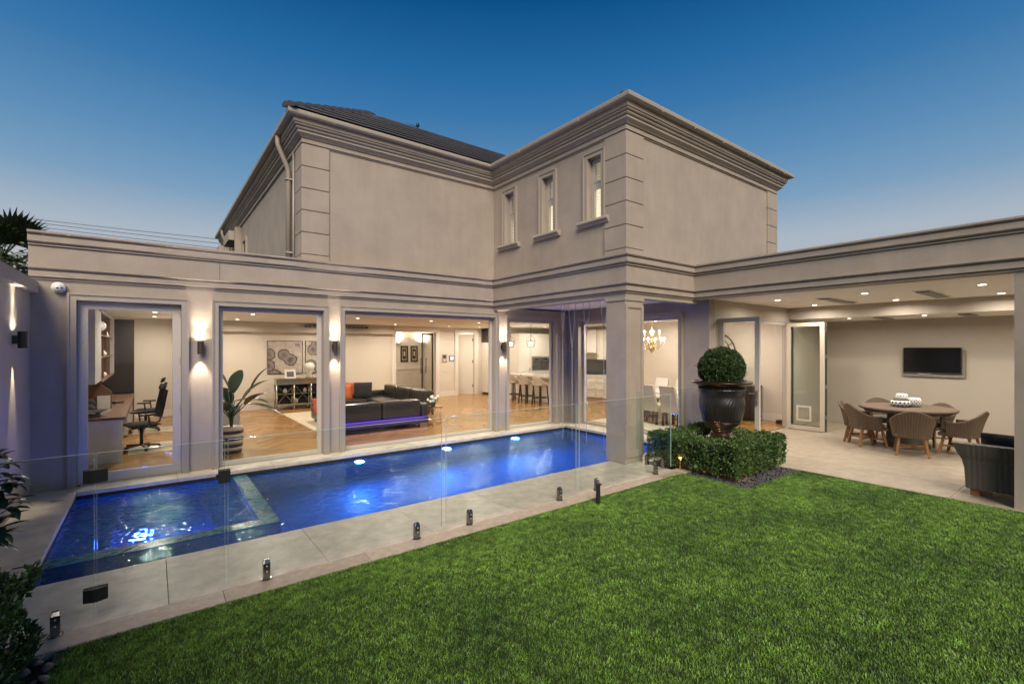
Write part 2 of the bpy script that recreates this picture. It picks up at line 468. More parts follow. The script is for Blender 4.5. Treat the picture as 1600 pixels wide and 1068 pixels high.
# slim upper windows on the wing
m_blind = mat('glowing_blind', (.8, .76, .66), .8, emit=(1, .86, .64), es=.62)  # slats glow by themselves, standing in for a lit room behind
m_blind2 = mat('faint_glow_blind', (.8, .76, .66), .8, emit=(1, .86, .64), es=.2)  # same slats with a weaker built-in glow for the upper sash
for (u0, u1, z0, z1) in UW:
    p = WX+.10
    fr = MB()
    uvbox(fr,'y',u0,u0+.05,p,p+.05,z0,z1); uvbox(fr,'y',u1-.05,u1,p,p+.05,z0,z1)
    for (a,b) in ((z0,z0+.05),(z1-.055,z1),(4.83,4.93)): uvbox(fr,'y',u0+.05,u1-.05,p,p+.05,a,b)
    f = H(fr, 'window', m_frame)
    for (a,b) in ((z0+.05,4.83),(4.93,z1-.055)):
        mb = MB(); uvbox(mb,'y',u0+.05,u1-.05,p+.02,p+.028,a,b); mb.build('pane', m_glass, f)
    # sash surround proud of the frame
    mb = MB()
    for (a,b) in ((z0+.05,4.83),(4.93,z1-.055)):
        for r in ((u0+.05,u0+.068,a,b),(u1-.068,u1-.05,a,b),(u0+.068,u1-.068,a,a+.018),(u0+.068,u1-.068,b-.018,b)): uvbox(mb,'y',r[0],r[1],p-.008,p+.018,r[2],r[3])
    mb.build('sash', m_frame, f)
    mb = MB(); z = z0+.03
    while z < 4.86: mb.add([(p+.09,u0,z),(p+.09,u1,z),(p+.125,u1,z+.036),(p+.125,u0,z+.036)], [(0,1,2,3)]); z += .032
    mb.build('blind', m_blind, f)
    mb = MB(); z = 4.88
    while z < z1-.02: mb.add([(p+.09,u0,z),(p+.09,u1,z),(p+.125,u1,z+.036),(p+.125,u0,z+.036)], [(0,1,2,3)]); z += .032
    mb.build('blind', m_blind2, f)
    trim_frame('y', WX, -1, u0, u1, z0, z1, .095, .035).build('architrave', m_trim, f)
    c = (u0+u1)/2
    MB().prism([(0,0),(0,.11),(-.09,.11),(-.115,.08),(-.115,.055),(-.08,.045),(-.06,0)], c-.36, c+.36, T=lambda a,b,u: (WX-.001+a, u, 4.125+b)).build('sill', m_trim, f, fix=True)

# far side of the left wing: small window, awning boxes
f = H(MB().box(SX-.05, 15.1, 3.6, SX-.001, 15.2, 5.1).box(SX-.05, 15.7, 3.6, SX-.001, 15.8, 5.1).box(SX-.05,15.2,5.0,SX-.001,15.7,5.1), 'window', m_trim)
box(SX-.01, 15.2, 3.6, SX-.002, 15.7, 5.0).build('pane', m_frame_dark, f)
for y in (16.6, 19.2):
    f = H(MB().box(SX-.04, y, 3.4, SX-.001, y+1.2, 5.2), 'window', m_frame_dark)
    box(SX-.30, y-.05, 5.22, SX-.002, y+1.25, 5.5).build('shutter_box', m_trim, f)
    MB().box(SX-.06,y-.08,3.4,SX-.0415,y,5.2).box(SX-.06,y+1.2,3.4,SX-.0415,y+1.28,5.2).box(SX-.06,y+.57,3.4,SX-.0415,y+.63,5.2).build('frame', m_frame, f)
    H(box(SX-.16, y-.35, 3.4, SX-.001, y-.12, 5.57), 'pier', m_wall)

# downpipes
def dpipe(y, r=.045):
    H(MB().tube([(SX-.25,y,6.0),(SX-.25,y,5.80),(SX-.22,y,5.72),(SX-.09,y,5.42),(SX-.065,y,5.34),(SX-.065,y,3.25)], r, 12), 'downpipe', m_pipe)
dpipe(9.78); dpipe(18.7)
dp2 = H(MB().tube([(SX-.03,9.52,5.6),(SX-.03,9.52,3.25)], .018, 8), 'conduit', m_gutter)
for z in (3.75, 5.15): box(SX-.12, 9.715, z, SX-.005, 9.845, z+.03).build('bracket', m_gutter, dp2)

# roof: tile courses between eave and ridge, mitred at the hip
PT = math.tan(rad(32)); EZ = 6.015; EO = .30
NR = 8; RUN = 2.30
def roof_pt(side, d, u, dz=0):
    """d = horizontal distance in from the eave"""
    if side == 'front': return (u, FY-EO+d, EZ+d*PT+dz)
    return (SX-EO+d, u, EZ+d*PT+dz)
roof = H(MB().add([roof_pt('front',0,SX-EO),roof_pt('front',0,13),roof_pt('front',RUN,13),roof_pt('front',RUN,SX-EO+RUN)], [(0,1,2,3)])
         .add([roof_pt('side',0,FY-EO),roof_pt('side',RUN,FY-EO+RUN),roof_pt('side',RUN,20.6),roof_pt('side',0,20.6)], [(0,1,2,3)])
         .add([(SX-EO+RUN,FY-EO+RUN,EZ+RUN*PT),(13,FY-EO+RUN,EZ+RUN*PT),(13,20.6,EZ+RUN*PT),(SX-EO+RUN,20.6,EZ+RUN*PT)], [(0,1,2,3)]), 'roof', m_tile)
for k in range(NR):
    d0 = RUN*k/NR-.02; d1 = RUN*(k+1)/NR+.02; a = .03; b = .085
    mb = MB(); u1 = 12.9
    xa, xb = SX-EO+d0+.03, SX-EO+d1+.03
    def R2(u,d,h): return (u, FY-EO+d, EZ+d*PT+h)
    n = 34; xs0 = [xa+(u1-xa)*i/n for i in range(n+1)]; xs1 = [xb+(u1-xb)*i/n for i in range(n+1)]
    for i in range(n):   # tiles of one course, each with its own lifted front edge
        g = .0015; lift = b+.004*random.random()
        p = [R2(xs0[i]+g,d0,lift-.026),R2(xs0[i+1]-g,d0,lift-.026),R2(xs1[i+1]-g,d1,.004),R2(xs1[i]+g,d1,.004),
             R2(xs0[i]+g,d0,lift),R2(xs0[i+1]-g,d0,lift),R2(xs1[i+1]-g,d1,a),R2(xs1[i]+g,d1,a)]
        mb.add(p, [(4,5,6,7),(0,1,5,4),(1,2,6,5),(3,0,4,7)])
    mb.build('tile_course', m_tile, roof)
# hip caps
N = 11
for i in range(N):
    t0 = RUN*i/N-.02; t1 = RUN*(i+1)/N+.02
    P0 = Vector((SX-EO+t0, FY-EO+t0, EZ+t0*PT+.075)); P1 = Vector((SX-EO+t1, FY-EO+t1, EZ+t1*PT+.05))
    ax = (P1-P0).normalized(); sd = Vector((1,-1,0)).normalized(); up = sd.cross(ax).normalized()
    if up.z < 0: up = -up
    vs = []; fs = []
    for P, r in ((P0, .125), (P1, .105)):
        for j in range(7):
            a = pi*j/6; vs.append(P+sd*cos(a)*r+up*(sin(a)*r*.75-.05))
    for j in range(6): fs.append((j,j+1,8+j,7+j))
    fs.append(tuple(range(7))); mb = MB().add(vs, fs)
    mb.build('ridge_cap', m_tile, roof, fix=True)
H(MB().tube([(4.4,FY+2.0,7.40),(13,FY+2.0,7.40)], .10, 10), 'ridge', m_tile)
# roof of the wing
e = .30
x0, y0_, x1, y1_ = WX-e, FRY-e, RX+e, 13.5
rw = 2.6
H(MB().add([(x0,y0_,EZ),(x1,y0_,EZ),(x1,y1_,EZ),(x0,y1_,EZ),(x0+rw,y0_+rw,EZ+rw*PT*.95),(x1-rw,y0_+rw,EZ+rw*PT*.95),(x1-rw,y1_,EZ+rw*PT*.95),(x0+rw,y1_,EZ+rw*PT*.95)],
     [(0,1,5,4),(1,2,6,5),(3,0,4,7),(4,5,6,7)]), 'roof', m_tile)
for i in range(1,5):
    t0 = .10+i*.28; P0 = Vector((x0+t0,y0_+t0,EZ+t0*PT*.95-.02)); P1 = Vector((x0+t0+.31,y0_+t0+.31,EZ+(t0+.31)*PT*.95-.04))
    H(MB().tube([P0,P1],[.105,.09],10), 'ridge_cap', m_tile)
an = H(MB().tube([(5.3,FY+1.9,7.35),(5.3,FY+1.9,7.50)], .010, 6).tube([(5.0,FY+1.9,7.50),(5.32,FY+1.9,7.47)], .007, 5), 'antenna', m_black)
MB().blob((5.3,FY+1.9,7.53),(.05,.04,.05),8,6).build('antenna_cap', m_black, an)
# ================================================================== GROUND, PAVING, POOL, LAWN
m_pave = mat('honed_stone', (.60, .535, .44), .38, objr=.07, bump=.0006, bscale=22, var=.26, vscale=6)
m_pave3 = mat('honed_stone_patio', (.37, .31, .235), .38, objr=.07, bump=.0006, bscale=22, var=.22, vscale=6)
m_pave2 = mat('coping_stone', (.55, .45, .35), .5, objr=.08, bump=.0008, bscale=60, var=.24, vscale=14)
m_joint = mat('joint_mortar', (.16, .14, .12), .9)
m_soil = mat('soil', (.035, .028, .02), .95, bump=.01, bscale=30, var=.15, vscale=6)

PX0, PX1, PY0, PY1 = -.81, 8.24, 5.41, 8.58
BX0, BX1, BY0, BY1 = 6.56, 8.24, 3.17, 4.98       # hedge bed
tag(MB().box(-60,-60,-.6,60,PY0-.001,-.05).box(-60,PY1+.001,-.6,60,80,-.05).box(-60,PY0-.001,-.6,PX0-.001,PY1+.001,-.05).box(PX1+.001,PY0-.001,-.6,60,PY1+.001,-.05).build('ground', m_soil), kind='structure')

paving = thing('paving', 'pale honed stone paving slabs round the pool and under the alfresco roof', None, (0, 5, 0), kind='structure')
def slab(x0, y0, x1, y1, m=m_pave, z0=-.11, z1=0.0, g=.0022, bev=.0025):
    return box(x0+g, y0+g, z0, x1-g, y1-g, z1).build('paving_slab', m, paving, bevel=bev)
# mortar bed under the joints
def bed(x0, y0, x1, y1): box(x0, y0, -.045, x1, y1, -.004).build('joint', m_joint, paving)
# pool near side: wide slabs, then the narrow coping along the turf
xs = [PX0-.5, .1, 1.28, 2.36, 3.43, 4.52, 5.6, 6.26]
for a, b in zip(xs[:-1], xs[1:]): slab(a, 4.42, b, PY0)
slab(6.26, 4.42, 6.60, 5.085); slab(6.26,5.50,6.60,PY0+.1)if False else None
xs = [-.62, .45, 1.6, 2.8, 3.9, 5.1, 6.1, 6.80]
for a, b in zip(xs[:-1], xs[1:]): slab(a, 4.20, b, 4.42, m_pave2)
# strips by the column and behind it
slab(6.60, 4.95, 7.5, PY0); slab(7.5, 4.95, 8.69, PY0)
# facade strip
xs = [PX0, .3, 1.6, 2.9, 4.2, 5.5, 6.8, PX1]
for a, b in zip(xs[:-1], xs[1:]): slab(a, PY1, b, FY+.1)
# dining side strip
ys = [PY0, 6.4, 7.5, 8.58, FY+.1]
for a, b in zip(ys[:-1], ys[1:]): slab(PX1, a, DX+.1, b)
# left of the pool
ys = [4.42, 5.41, 6.5, 7.6, FY]
for a, b in zip(ys[:-1], ys[1:]):
    slab(-1.30, a, PX0, b) if a >= 5.4 else None
# alfresco floor
gx = [8.20, 9.08, 10.45, 11.82, 13.2, 14.2]; gy = [-4.3, -2.5, -.6, 1.40, 3.21, 4.99]
for a, b in zip(gx[:-1], gx[1:]):
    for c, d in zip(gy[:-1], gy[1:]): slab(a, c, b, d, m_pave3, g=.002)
bed(PX0-.49, 4.21, 6.59, PY0-.01); bed(6.61, 4.96, 8.68, PY0-.01); bed(8.22, -4.2, 14.1, 4.98); bed(PX1+.01, PY0, 8.75, 9.0)
bed(-1.29, 5.43, PX0-.01, 8.9); bed(PX0, PY1+.01, PX1, 9.0)
for (x, y) in ((-1.02, 8.25), (-.98, 5.95), (3.6, 8.72), (.9,8.74)):
    box(x, y, .001, x+.13 if y > 8.5 or True else x, y+.022, .0045).build('drain_slot', m_frame_dark, paving)

# pool basin
m_pool = mat('pool_mosaic', (.06, .17, .42), .35)
nt = m_pool.node_tree; B = nt.nodes['Principled BSDF']; L = nt.links.new
geo = nt.nodes.new('ShaderNodeNewGeometry')
vor = nt.nodes.new('ShaderNodeTexVoronoi'); vor.distance = 'CHEBYCHEV'; vor.inputs['Scale'].default_value = 38; vor.inputs['Randomness'].default_value = 0
L(geo.outputs['Position'], vor.inputs['Vector'])
hs = nt.nodes.new('ShaderNodeHueSaturation'); hs.inputs['Color'].default_value = (.02, .14, .42, 1)
mr = nt.nodes.new('ShaderNodeMapRange'); mr.inputs['To Min'].default_value = .7; mr.inputs['To Max'].default_value = 1.35
sx = nt.nodes.new('ShaderNodeSeparateColor'); L(vor.outputs['Color'], sx.inputs[0]); L(sx.outputs[0], mr.inputs['Value']); L(mr.outputs[0], hs.inputs['Value'])
L(hs.outputs[0], B.inputs['Base Color'])
WZ = -.094; PD = -1.25
mb = MB()
t = .12
mb.box(PX0-t, PY0-t, PD-t, PX1+t, PY1+t, PD)                      # floor
mb.box(PX0-t, PY0-t, PD, PX1+t, PY0, -.112); mb.box(PX0-t, PY1, PD, PX1+t, PY1+t, -.112)
mb.box(PX0-t, PY0, PD, PX0, PY1, -.112); mb.box(PX1, PY0, PD, PX1+t, PY1, -.112)
basin = tag(mb.build('pool_basin', m_pool), kind='structure')
SPX, SPY = 1.0, 6.26
spa = MB().box(SPX, SPY-.215, PD, SPX+.2, PY1, -.090).box(PX0, SPY-.215, PD, SPX, SPY, -.090)
spa.box(PX0, SPY, PD, SPX, PY1, -.85)
spa.build('spa_wall', m_pool, basin)
spa = MB().box(PX0, SPY, -.85, PX0+.45, PY1, -.5).box(SPX-.4, SPY, -.85, SPX, PY1, -.5); spa.build('spa_bench', m_pool, basin)
# mosaic tiles on the spa rim, real little tiles
m_mos = mat('mosaic_tile', (.045, .19, .26), .2, island=.55)
mb = MB(); s = .0262
def mos(x0, y0, x1, y1):
    nx = int((x1-x0)/(s*2)); ny = int((y1-y0)/s)
    for j in range(ny):
        for i in range(nx):
            ox = (x1-x0)/nx; x = x0+i*ox+(ox/2 if j % 2 else 0); y = y0+j*(y1-y0)/ny
            xe = min(x+ox-.003, x1)
            mb.add([(x,y,-.0895),(xe,y,-.0895),(xe,y+s-.003,-.0895),(x,y+s-.003,-.0895),(x,y,-.0855),(xe,y,-.0855),(xe,y+s-.003,-.0855),(x,y+s-.003,-.0855)],
                   [(4,5,6,7),(0,1,5,4),(1,2,6,5),(2,3,7,6),(3,0,4,7)])
mos(SPX, SPY-.21, SPX+.2, PY1-.01); mos(PX0+.01, SPY-.21, SPX, SPY-.005)
mb.build('mosaic_tile', m_mos, basin, kind='stuff')
# water
m_water = bpy.data.materials.new('water'); m_water.use_nodes = True; nt = m_water.node_tree; nt.nodes.clear(); L = nt.links.new
o = nt.nodes.new('ShaderNodeOutputMaterial'); g = nt.nodes.new('ShaderNodeBsdfGlass'); g.inputs['IOR'].default_value = 1.33; g.inputs['Roughness'].default_value = .0
g.inputs['Color'].default_value = (.62, .88, 1, 1)
geo = nt.nodes.new('ShaderNodeNewGeometry')
n1 = nt.nodes.new('ShaderNodeTexNoise'); n1.inputs['Scale'].default_value = 9; n1.inputs['Detail'].default_value = 1.5
n2 = nt.nodes.new('ShaderNodeTexNoise'); n2.inputs['Scale'].default_value = 15; n2.inputs['Detail'].default_value = 3
ad = nt.nodes.new('ShaderNodeMath'); ad.operation = 'MULTIPLY_ADD'; ad.inputs[1].default_value = .30
L(geo.outputs['Position'], n1.inputs['Vector']); L(geo.outputs['Position'], n2.inputs['Vector'])
L(n2.outputs[0], ad.inputs[0]); L(n1.outputs[0], ad.inputs[2])
sepw = nt.nodes.new('ShaderNodeSeparateXYZ'); L(geo.outputs['Position'], sepw.inputs[0])
cA = nt.nodes.new('ShaderNodeMath'); cA.operation = 'LESS_THAN'; cA.inputs[1].default_value = SPX; L(sepw.outputs[0], cA.inputs[0])
cB = nt.nodes.new('ShaderNodeMath'); cB.operation = 'GREATER_THAN'; cB.inputs[1].default_value = SPY; L(sepw.outputs[1], cB.inputs[0])
cC = nt.nodes.new('ShaderNodeMath'); cC.operation = 'MULTIPLY'; L(cA.outputs[0], cC.inputs[0]); L(cB.outputs[0], cC.inputs[1])
cD = nt.nodes.new('ShaderNodeMath'); cD.operation = 'MULTIPLY_ADD'; cD.inputs[1].default_value = 1.2; cD.inputs[2].default_value = 1; L(cC.outputs[0], cD.inputs[0])
cE = nt.nodes.new('ShaderNodeMath'); cE.operation = 'MULTIPLY'; L(cD.outputs[0], cE.inputs[0]); L(ad.outputs[0], cE.inputs[1])
bp = nt.nodes.new('ShaderNodeBump'); bp.inputs['Distance'].default_value = .014; bp.inputs['Strength'].default_value = 1
L(cE.outputs[0], bp.inputs['Height']); L(bp.outputs[0], g.inputs['Normal']); L(g.outputs[0], o.inputs[0])
tag(MB().add([(PX0,PY0,WZ),(PX1,PY0,WZ),(PX1,PY1,WZ),(PX0,PY1,WZ)], [(0,1,2,3)]).build('water', m_water), kind='structure')
# pool lamps
m_plamp = glow('pool_lamp_glow', (.25, .45, 1), 30)
def pool_lamp(x, y, z, nrm, e=22, c=(.02, .22, 1), lens=None, k=1):
    # round fitting flush in the pool wall
    n = Vector(nrm); T = n.to_track_quat('Z','Y').to_matrix()
    mb = MB(); vs = [Vector((x,y,z))+T@Vector((k*.085*cos(a),k*.085*sin(a),.012)) for a in [2*pi*i/20 for i in range(20)]]
    mb.add(vs, [tuple(range(20))]); ob = mb.build('pool_lamp', lens or m_plamp, basin)
    vs = []; 
    for r, h in ((.085,.0),(.085,.016),(.11,.016),(.11,.0)): vs += [Vector((x,y,z))+T@Vector((k*r*cos(a),k*r*sin(a),h)) for a in [2*pi*i/20 for i in range(20)]]
    fs = [(q*20+i,q*20+(i+1)%20,(q+1)*20+(i+1)%20,(q+1)*20+i) for q in range(3) for i in range(20)]
    MB().add(vs, fs).build('rim', m_steel, ob, fix=True)
    ld = bpy.data.lights.new('pool_light', 'SPOT'); ld.energy = e; ld.color = c; ld.spot_size = rad(165); ld.spot_blend = 1; ld.shadow_soft_size = .07
    ld.energy *= 5.6; lo = bpy.data.objects.new('pool_light', ld); col.objects.link(lo); lo.location = Vector((x,y,z))+n*.08
    lo.rotation_euler = n.to_track_quat('-Z','Y').to_euler() if False else (-n).to_track_quat('Z','Y').to_euler()
for x in (3.01, 4.83, 6.62): pool_lamp(x, PY1, -.27, (0,-1,0))
pool_lamp(-.1, 7.2, -.84, (0,0,1), 5, (.05,.12,1), glow('spa_lamp_glow',(.3,.5,1),3), .6); pool_lamp(.3, SPY, -.55, (0,1,0), 6, (.05,.12,1))
pool_lamp(7.4, PY0, -.5, (0,1,0), 4)

# lawn base and blades
LX0, LX1, LY0, LY1 = -.50, 8.20, -6.0, 4.20
m_turf = mat('turf_backing', (.03, .055, .018), .95, bump=.01, bscale=80)
mb = MB().box(LX0,LY0,-.049,LX1,BY0,-.012).box(LX0,BY0,-.049,BX0,LY1,-.012)
lawn = tag(mb.build('lawn', m_turf), kind='structure')
m_grass = bpy.data.materials.new('turf_blade'); m_grass.use_nodes = True; nt = m_grass.node_tree; L = nt.links.new; B = nt.nodes['Principled BSDF']
B.inputs['Roughness'].default_value = .45
geo = nt.nodes.new('ShaderNodeNewGeometry'); no = nt.nodes.new('ShaderNodeTexNoise'); no.inputs['Scale'].default_value = 1.3; no.inputs['Detail'].default_value = 8; no.inputs['Roughness'].default_value = .72
L(geo.outputs['Position'], no.inputs['Vector'])
cr = nt.nodes.new('ShaderNodeValToRGB'); e = cr.color_ramp.elements
e[0].position = .32; e[0].color = (.045,.108,.016,1); e[1].position = .72; e[1].color = (.20,.37,.045,1)
L(no.outputs[0], cr.inputs[0])
oi = nt.nodes.new('ShaderNodeMapRange'); oi.inputs['To Min'].default_value = .3; oi.inputs['To Max'].default_value = 1.8; L(geo.outputs['Random Per Island'], oi.inputs['Value'])
hs = nt.nodes.new('ShaderNodeHueSaturation'); L(oi.outputs[0], hs.inputs['Value']); L(cr.outputs[0], hs.inputs['Color']); nf = nt.nodes.new('ShaderNodeTexNoise'); nf.inputs['Scale'].default_value = 11; nf.inputs['Detail'].default_value = 3; L(geo.outputs['Position'], nf.inputs['Vector'])
mf = nt.nodes.new('ShaderNodeMapRange'); mf.inputs['From Min'].default_value = .3; mf.inputs['From Max'].default_value = .7; mf.inputs['To Min'].default_value = .45; mf.inputs['To Max'].default_value = 1.4; L(nf.outputs[0], mf.inputs['Value'])
h3 = nt.nodes.new('ShaderNodeHueSaturation'); L(mf.outputs[0], h3.inputs['Value']); L(hs.outputs[0], h3.inputs['Color']); L(h3.outputs[0], B.inputs['Base Color'])
# blade patch, half a metre square
NB = 4400; PS = .5
vs = np.zeros((NB,5,3)); 
cx_ = rng.uniform(-PS/2,PS/2,(NB,)); cy_ = rng.uniform(-PS/2,PS/2,(NB,)); an_ = rng.uniform(0,2*pi,NB); ht = rng.uniform(.010,.026,NB); ln = rng.uniform(.004,.020,NB)
ld_ = rng.normal(.7,1.5,NB); wd = rng.uniform(.0018,.0034,NB)
dx, dy = np.cos(an_)*wd, np.sin(an_)*wd; lx, ly = np.cos(ld_)*ln, np.sin(ld_)*ln
for k,(t_,w_) in enumerate(((0,1),(0,-1),(.55,-.8),(.55,.8),(1,0))):
    vs[:,k,0] = cx_+dx*w_+lx*t_**1.6; vs[:,k,1] = cy_+dy*w_+ly*t_**1.6; vs[:,k,2] = ht*t_
F = []
for i in range(NB): a = i*5; F += [(a,a+1,a+2,a+3),(a+3,a+2,a+4)]
me = bpy.data.meshes.new('turf_patch'); me.from_pydata(vs.reshape(-1,3).tolist(), [], F); me.materials.append(m_grass); me.update()
pts = []
x = LX0+PS/2
while x < LX1:
    y = -2.2
    while y < LY1:
        if not (x+PS*.4 > BX0 and y+PS*.4 > BY0): pts.append((x,y,-.013))
        y += PS
    x += PS
for y in np.arange(3.3, 4.1, PS*.5): pts.append((BX0-PS/2-.0, y, -.013))
for x in np.arange(BX0, LX1-.2, PS*.5): pts.append((x, BY0-PS/2, -.013))
for y in np.arange(-2.0, 4.0, PS): pts.append((LX1-PS/2-.0, y if y < BY0-.3 else BY0-.3, -.013))
for x in np.arange(LX0+.3, BX0-.2, PS*.5): pts.append((x, LY1-PS/2-.01, -.013))
gm = bpy.data.meshes.new('turf'); gm.from_pydata(pts, [], []); turf = bpy.data.objects.new('turf', gm); col.objects.link(turf)
tag(turf, 'short green artificial turf filling the garden in front of the pool', 'grass', kind='stuff')
patch = bpy.data.objects.new('turf_patch', me)
pc = bpy.data.collections.new('turf_source'); pc.objects.link(patch)     # not linked to the scene
ng = bpy.data.node_groups.new('turf', 'GeometryNodeTree')
ng.interface.new_socket('Geometry', in_out='INPUT', socket_type='NodeSocketGeometry'); ng.interface.new_socket('Geometry', in_out='OUTPUT', socket_type='NodeSocketGeometry')
gi = ng.nodes.new('NodeGroupInput'); go = ng.nodes.new('NodeGroupOutput'); ip = ng.nodes.new('GeometryNodeInstanceOnPoints'); oi = ng.nodes.new('GeometryNodeObjectInfo')
oi.inputs['Object'].default_value = patch
rr = ng.nodes.new('FunctionNodeRandomValue'); rr.data_type = 'INT'; rr.inputs['Min'].default_value = 0; rr.inputs['Max'].default_value = 3
mm = ng.nodes.new('ShaderNodeMath'); mm.operation = 'MULTIPLY'; mm.inputs[1].default_value = pi/2
cx = ng.nodes.new('ShaderNodeCombineXYZ')
ng.links.new(gi.outputs[0], ip.inputs['Points']); ng.links.new(oi.outputs['Geometry'], ip.inputs['Instance'])
ri = [s_ for s_ in rr.outputs if s_.enabled][0] if any(s_.enabled for s_ in rr.outputs) else rr.outputs[2]
ng.links.new(rr.outputs[2], mm.inputs[0]); ng.links.new(mm.outputs[0], cx.inputs[2]); ng.links.new(ip.outputs[0], go.inputs[0])
md = turf.modifiers.new('turf', 'NODES'); md.node_group = ng

# left boundary wall, with its oversailing cap
bw = thing('boundary_wall', 'tall rendered garden wall with flat oversailing cap along the left side', 'wall', (-1.5, 5, 0))
box(-1.62, -4, -.1, -1.30, 9.4, 2.68).build('wall', m_alfw, bw)
box(-1.66, -4, 2.68, -1.22, 9.0, 2.83).build('cap', m_alfw, bw, bevel=.004)
# ================================================================== INTERIOR SHELL
CZ = 2.74
m_wood = mat('oak_plank', (.36, .19, .055), .26, island=.17, var=.05, vscale=8, bump=.0003, bscale=50, coat=.15)
m_dinrug = mat('dark_boards', (.16, .09, .045), .4)
Hb = H
Hb(box(-1.31, FY+.12, -.05, 13.5, 19.2, .004), 'subfloor', m_joint)
Hb(box(DX+.12, 5.02, -.05, 13.0, FY+.12, .004), 'subfloor', m_joint)
def clip(poly, x0, y0, x1, y1):
    def cut(P, f, ip):
        out = []
        for i in range(len(P)):
            a, b = P[i-1], P[i]
            if f(b):
                if not f(a): out.append(ip(a, b))
                out.append(b)
            elif f(a): out.append(ip(a, b))
        return out
    for ax, v, s in ((0,x0,1),(0,x1,-1),(1,y0,1),(1,y1,-1)):
        f = lambda p: s*(p[ax]-v) >= 0
        def ip(a, b):
            t = (v-a[ax])/(b[ax]-a[ax]); return (a[0]+t*(b[0]-a[0]), a[1]+t*(b[1]-a[1]))
        poly = cut(poly, f, ip)
        if len(poly) < 3: return None
    return poly
def herring(x0, y0, x1, y1):
    mb = MB(); Wd, Ln = .13, .78; c45 = sqrt(.5)
    cxm, cym = (x0+x1)/2, (y0+y1)/2; R = max(x1-x0, y1-y0)
    n = int(R/Wd)+8
    def emit(a0, b0, a1, b1):
        g = .0015; P = []
        for a, b in ((a0+g,b0+g),(a1-g,b0+g),(a1-g,b1-g),(a0+g,b1-g)): P.append((cxm+(a-b)*c45, cym+(a+b)*c45))
        P = clip(P, x0, y0, x1, y1)
        if P: mb.prism(P, .004, .02)
    k = int(Ln/Wd)
    for i in range(-n, n):
        for j in range(-n//k*2-2, n//k*2+3):
            a = i*Wd+j*Ln; b = i*Wd-j*Ln
            if abs((a+b)) > R*1.8 or abs(a-b) > R*1.8: continue
            emit(a, b, a+Ln, b+Wd); emit(a, b+Wd, a+Wd, b+Wd+Ln)
    return mb
for r in ((-1.18, FY+.13, 13.4, 16.4), (6.95, 16.4, 9.6, 19.0), (9.72, 16.4, 11, 18.9), (DX+.2, 5.06, 12.95, FY+.129)):
    Hb(herring(*r), 'floor_planks', m_wood, kind='stuff')
Hb(box(-1.31, FY+.22, 0, -1.19, 16.4, 3.0), 'inner_wall', m_plast)
Hb(box(.58, FY+.22, .02, .72, 16.4, CZ), 'inner_wall', m_plast)
Hb(wall_grid('x', 16.4, 16.55, -1.19, 11.3, 0, CZ, [(7.136, 8.80, 0, 2.53), (9.80, 10.60, 0, 2.53)]), 'inner_wall', m_plast)
Hb(box(11.30, 15.0, 0, 13.6, 15.12, CZ), 'inner_wall', m_plast)
Hb(box(11.2, 15.12, 0, 11.3, 16.4, CZ), 'inner_wall', m_plast)
Hb(box(13.45, 9.9, 0, 13.6, 15.0, CZ), 'inner_wall', m_plast)
Hb(box(12.95, 5.14, 0, 13.1, 9.9, CZ), 'inner_wall', m_plast); Hb(box(13.1, 9.8, 0, 13.45, 9.9, CZ), 'inner_wall', m_plast)
Hb(box(6.85, 16.55, 0, 6.95, 19.1, CZ), 'inner_wall', m_plast); Hb(box(6.85, 19.0, 0, 11.1, 19.1, CZ), 'inner_wall', m_plast)
Hb(box(9.62, 16.55, 0, 9.72, 19.0, CZ), 'inner_wall', m_plast); Hb(box(11.0, 16.55, 0, 11.1, 19.0, CZ), 'inner_wall', m_plast)
Hb(box(-1.3, FY+.01, CZ, 13.6, 19.2, CZ+.12), 'ceiling', m_ceil)
Hb(box(DX+.01, 5.14, CZ, 13.1, FY, CZ+.11), 'ceiling', m_ceil)
Hb(box(.72, 16.12, 2.43, 6.95, 16.399, CZ-.001), 'bulkhead', mat('bulkhead_in_shadow', (.50,.45,.38), .8))  # shadow on this band put into a darker greige colour
av = Hb(box(3.9, 15.98, 2.60, 5.95, 16.119, 2.66), 'air_vent', m_frame_dark)
for i in range(14): box(3.95+i*.142, 15.97, 2.605, 3.96+i*.142, 15.979, 2.655).build('slat', m_white, av)
# skirtings
def skirt(ax, p, u0, u1, s):
    mb = MB(); uvbox(mb, ax, u0, u1, min(p,p+s*.018), max(p,p+s*.018), .02, .19); uvbox(mb, ax, u0, u1, min(p,p+s*.012), max(p,p+s*.012), .19, .215)
    Hb(mb, 'skirting', m_skirt)
skirt('x', 16.4, .74, 7.0, -1); skirt('x', 16.4, 8.98, 9.68, -1); skirt('x', 16.4, -1.18, .57, -1); skirt('y', 12.95, 5.16, 9.8, -1)
skirt('y', .72, FY+.25, 16.3, 1); skirt('x', 19.0, 6.96, 9.6, -1); skirt('y', .58, FY+.3, 16.3, -1); skirt('x', 5.14, DX+.22, 9.0, 1)
def casing(u0, u1, z1, w=.15):
    mb = MB(); y = 16.4
    for a,b,c,e in ((u0-w,u0,0.02,z1+w),(u1,u1+w,.02,z1+w),(u0,u1,z1,z1+w)): mb.box(a, y-.03, c, b, y-.001, e)
    for a,b,c,e in ((u0-w,u0-w+.03,.02,z1+w),(u1+w-.03,u1+w,.02,z1+w),(u0-w+.03,u1+w-.03,z1+w-.03,z1+w)): mb.box(a, y-.045, c, b, y-.0305, e)
    Hb(mb, 'door_casing', m_skirt)
casing(7.136, 8.80, 2.53); casing(9.80, 10.60, 2.53)
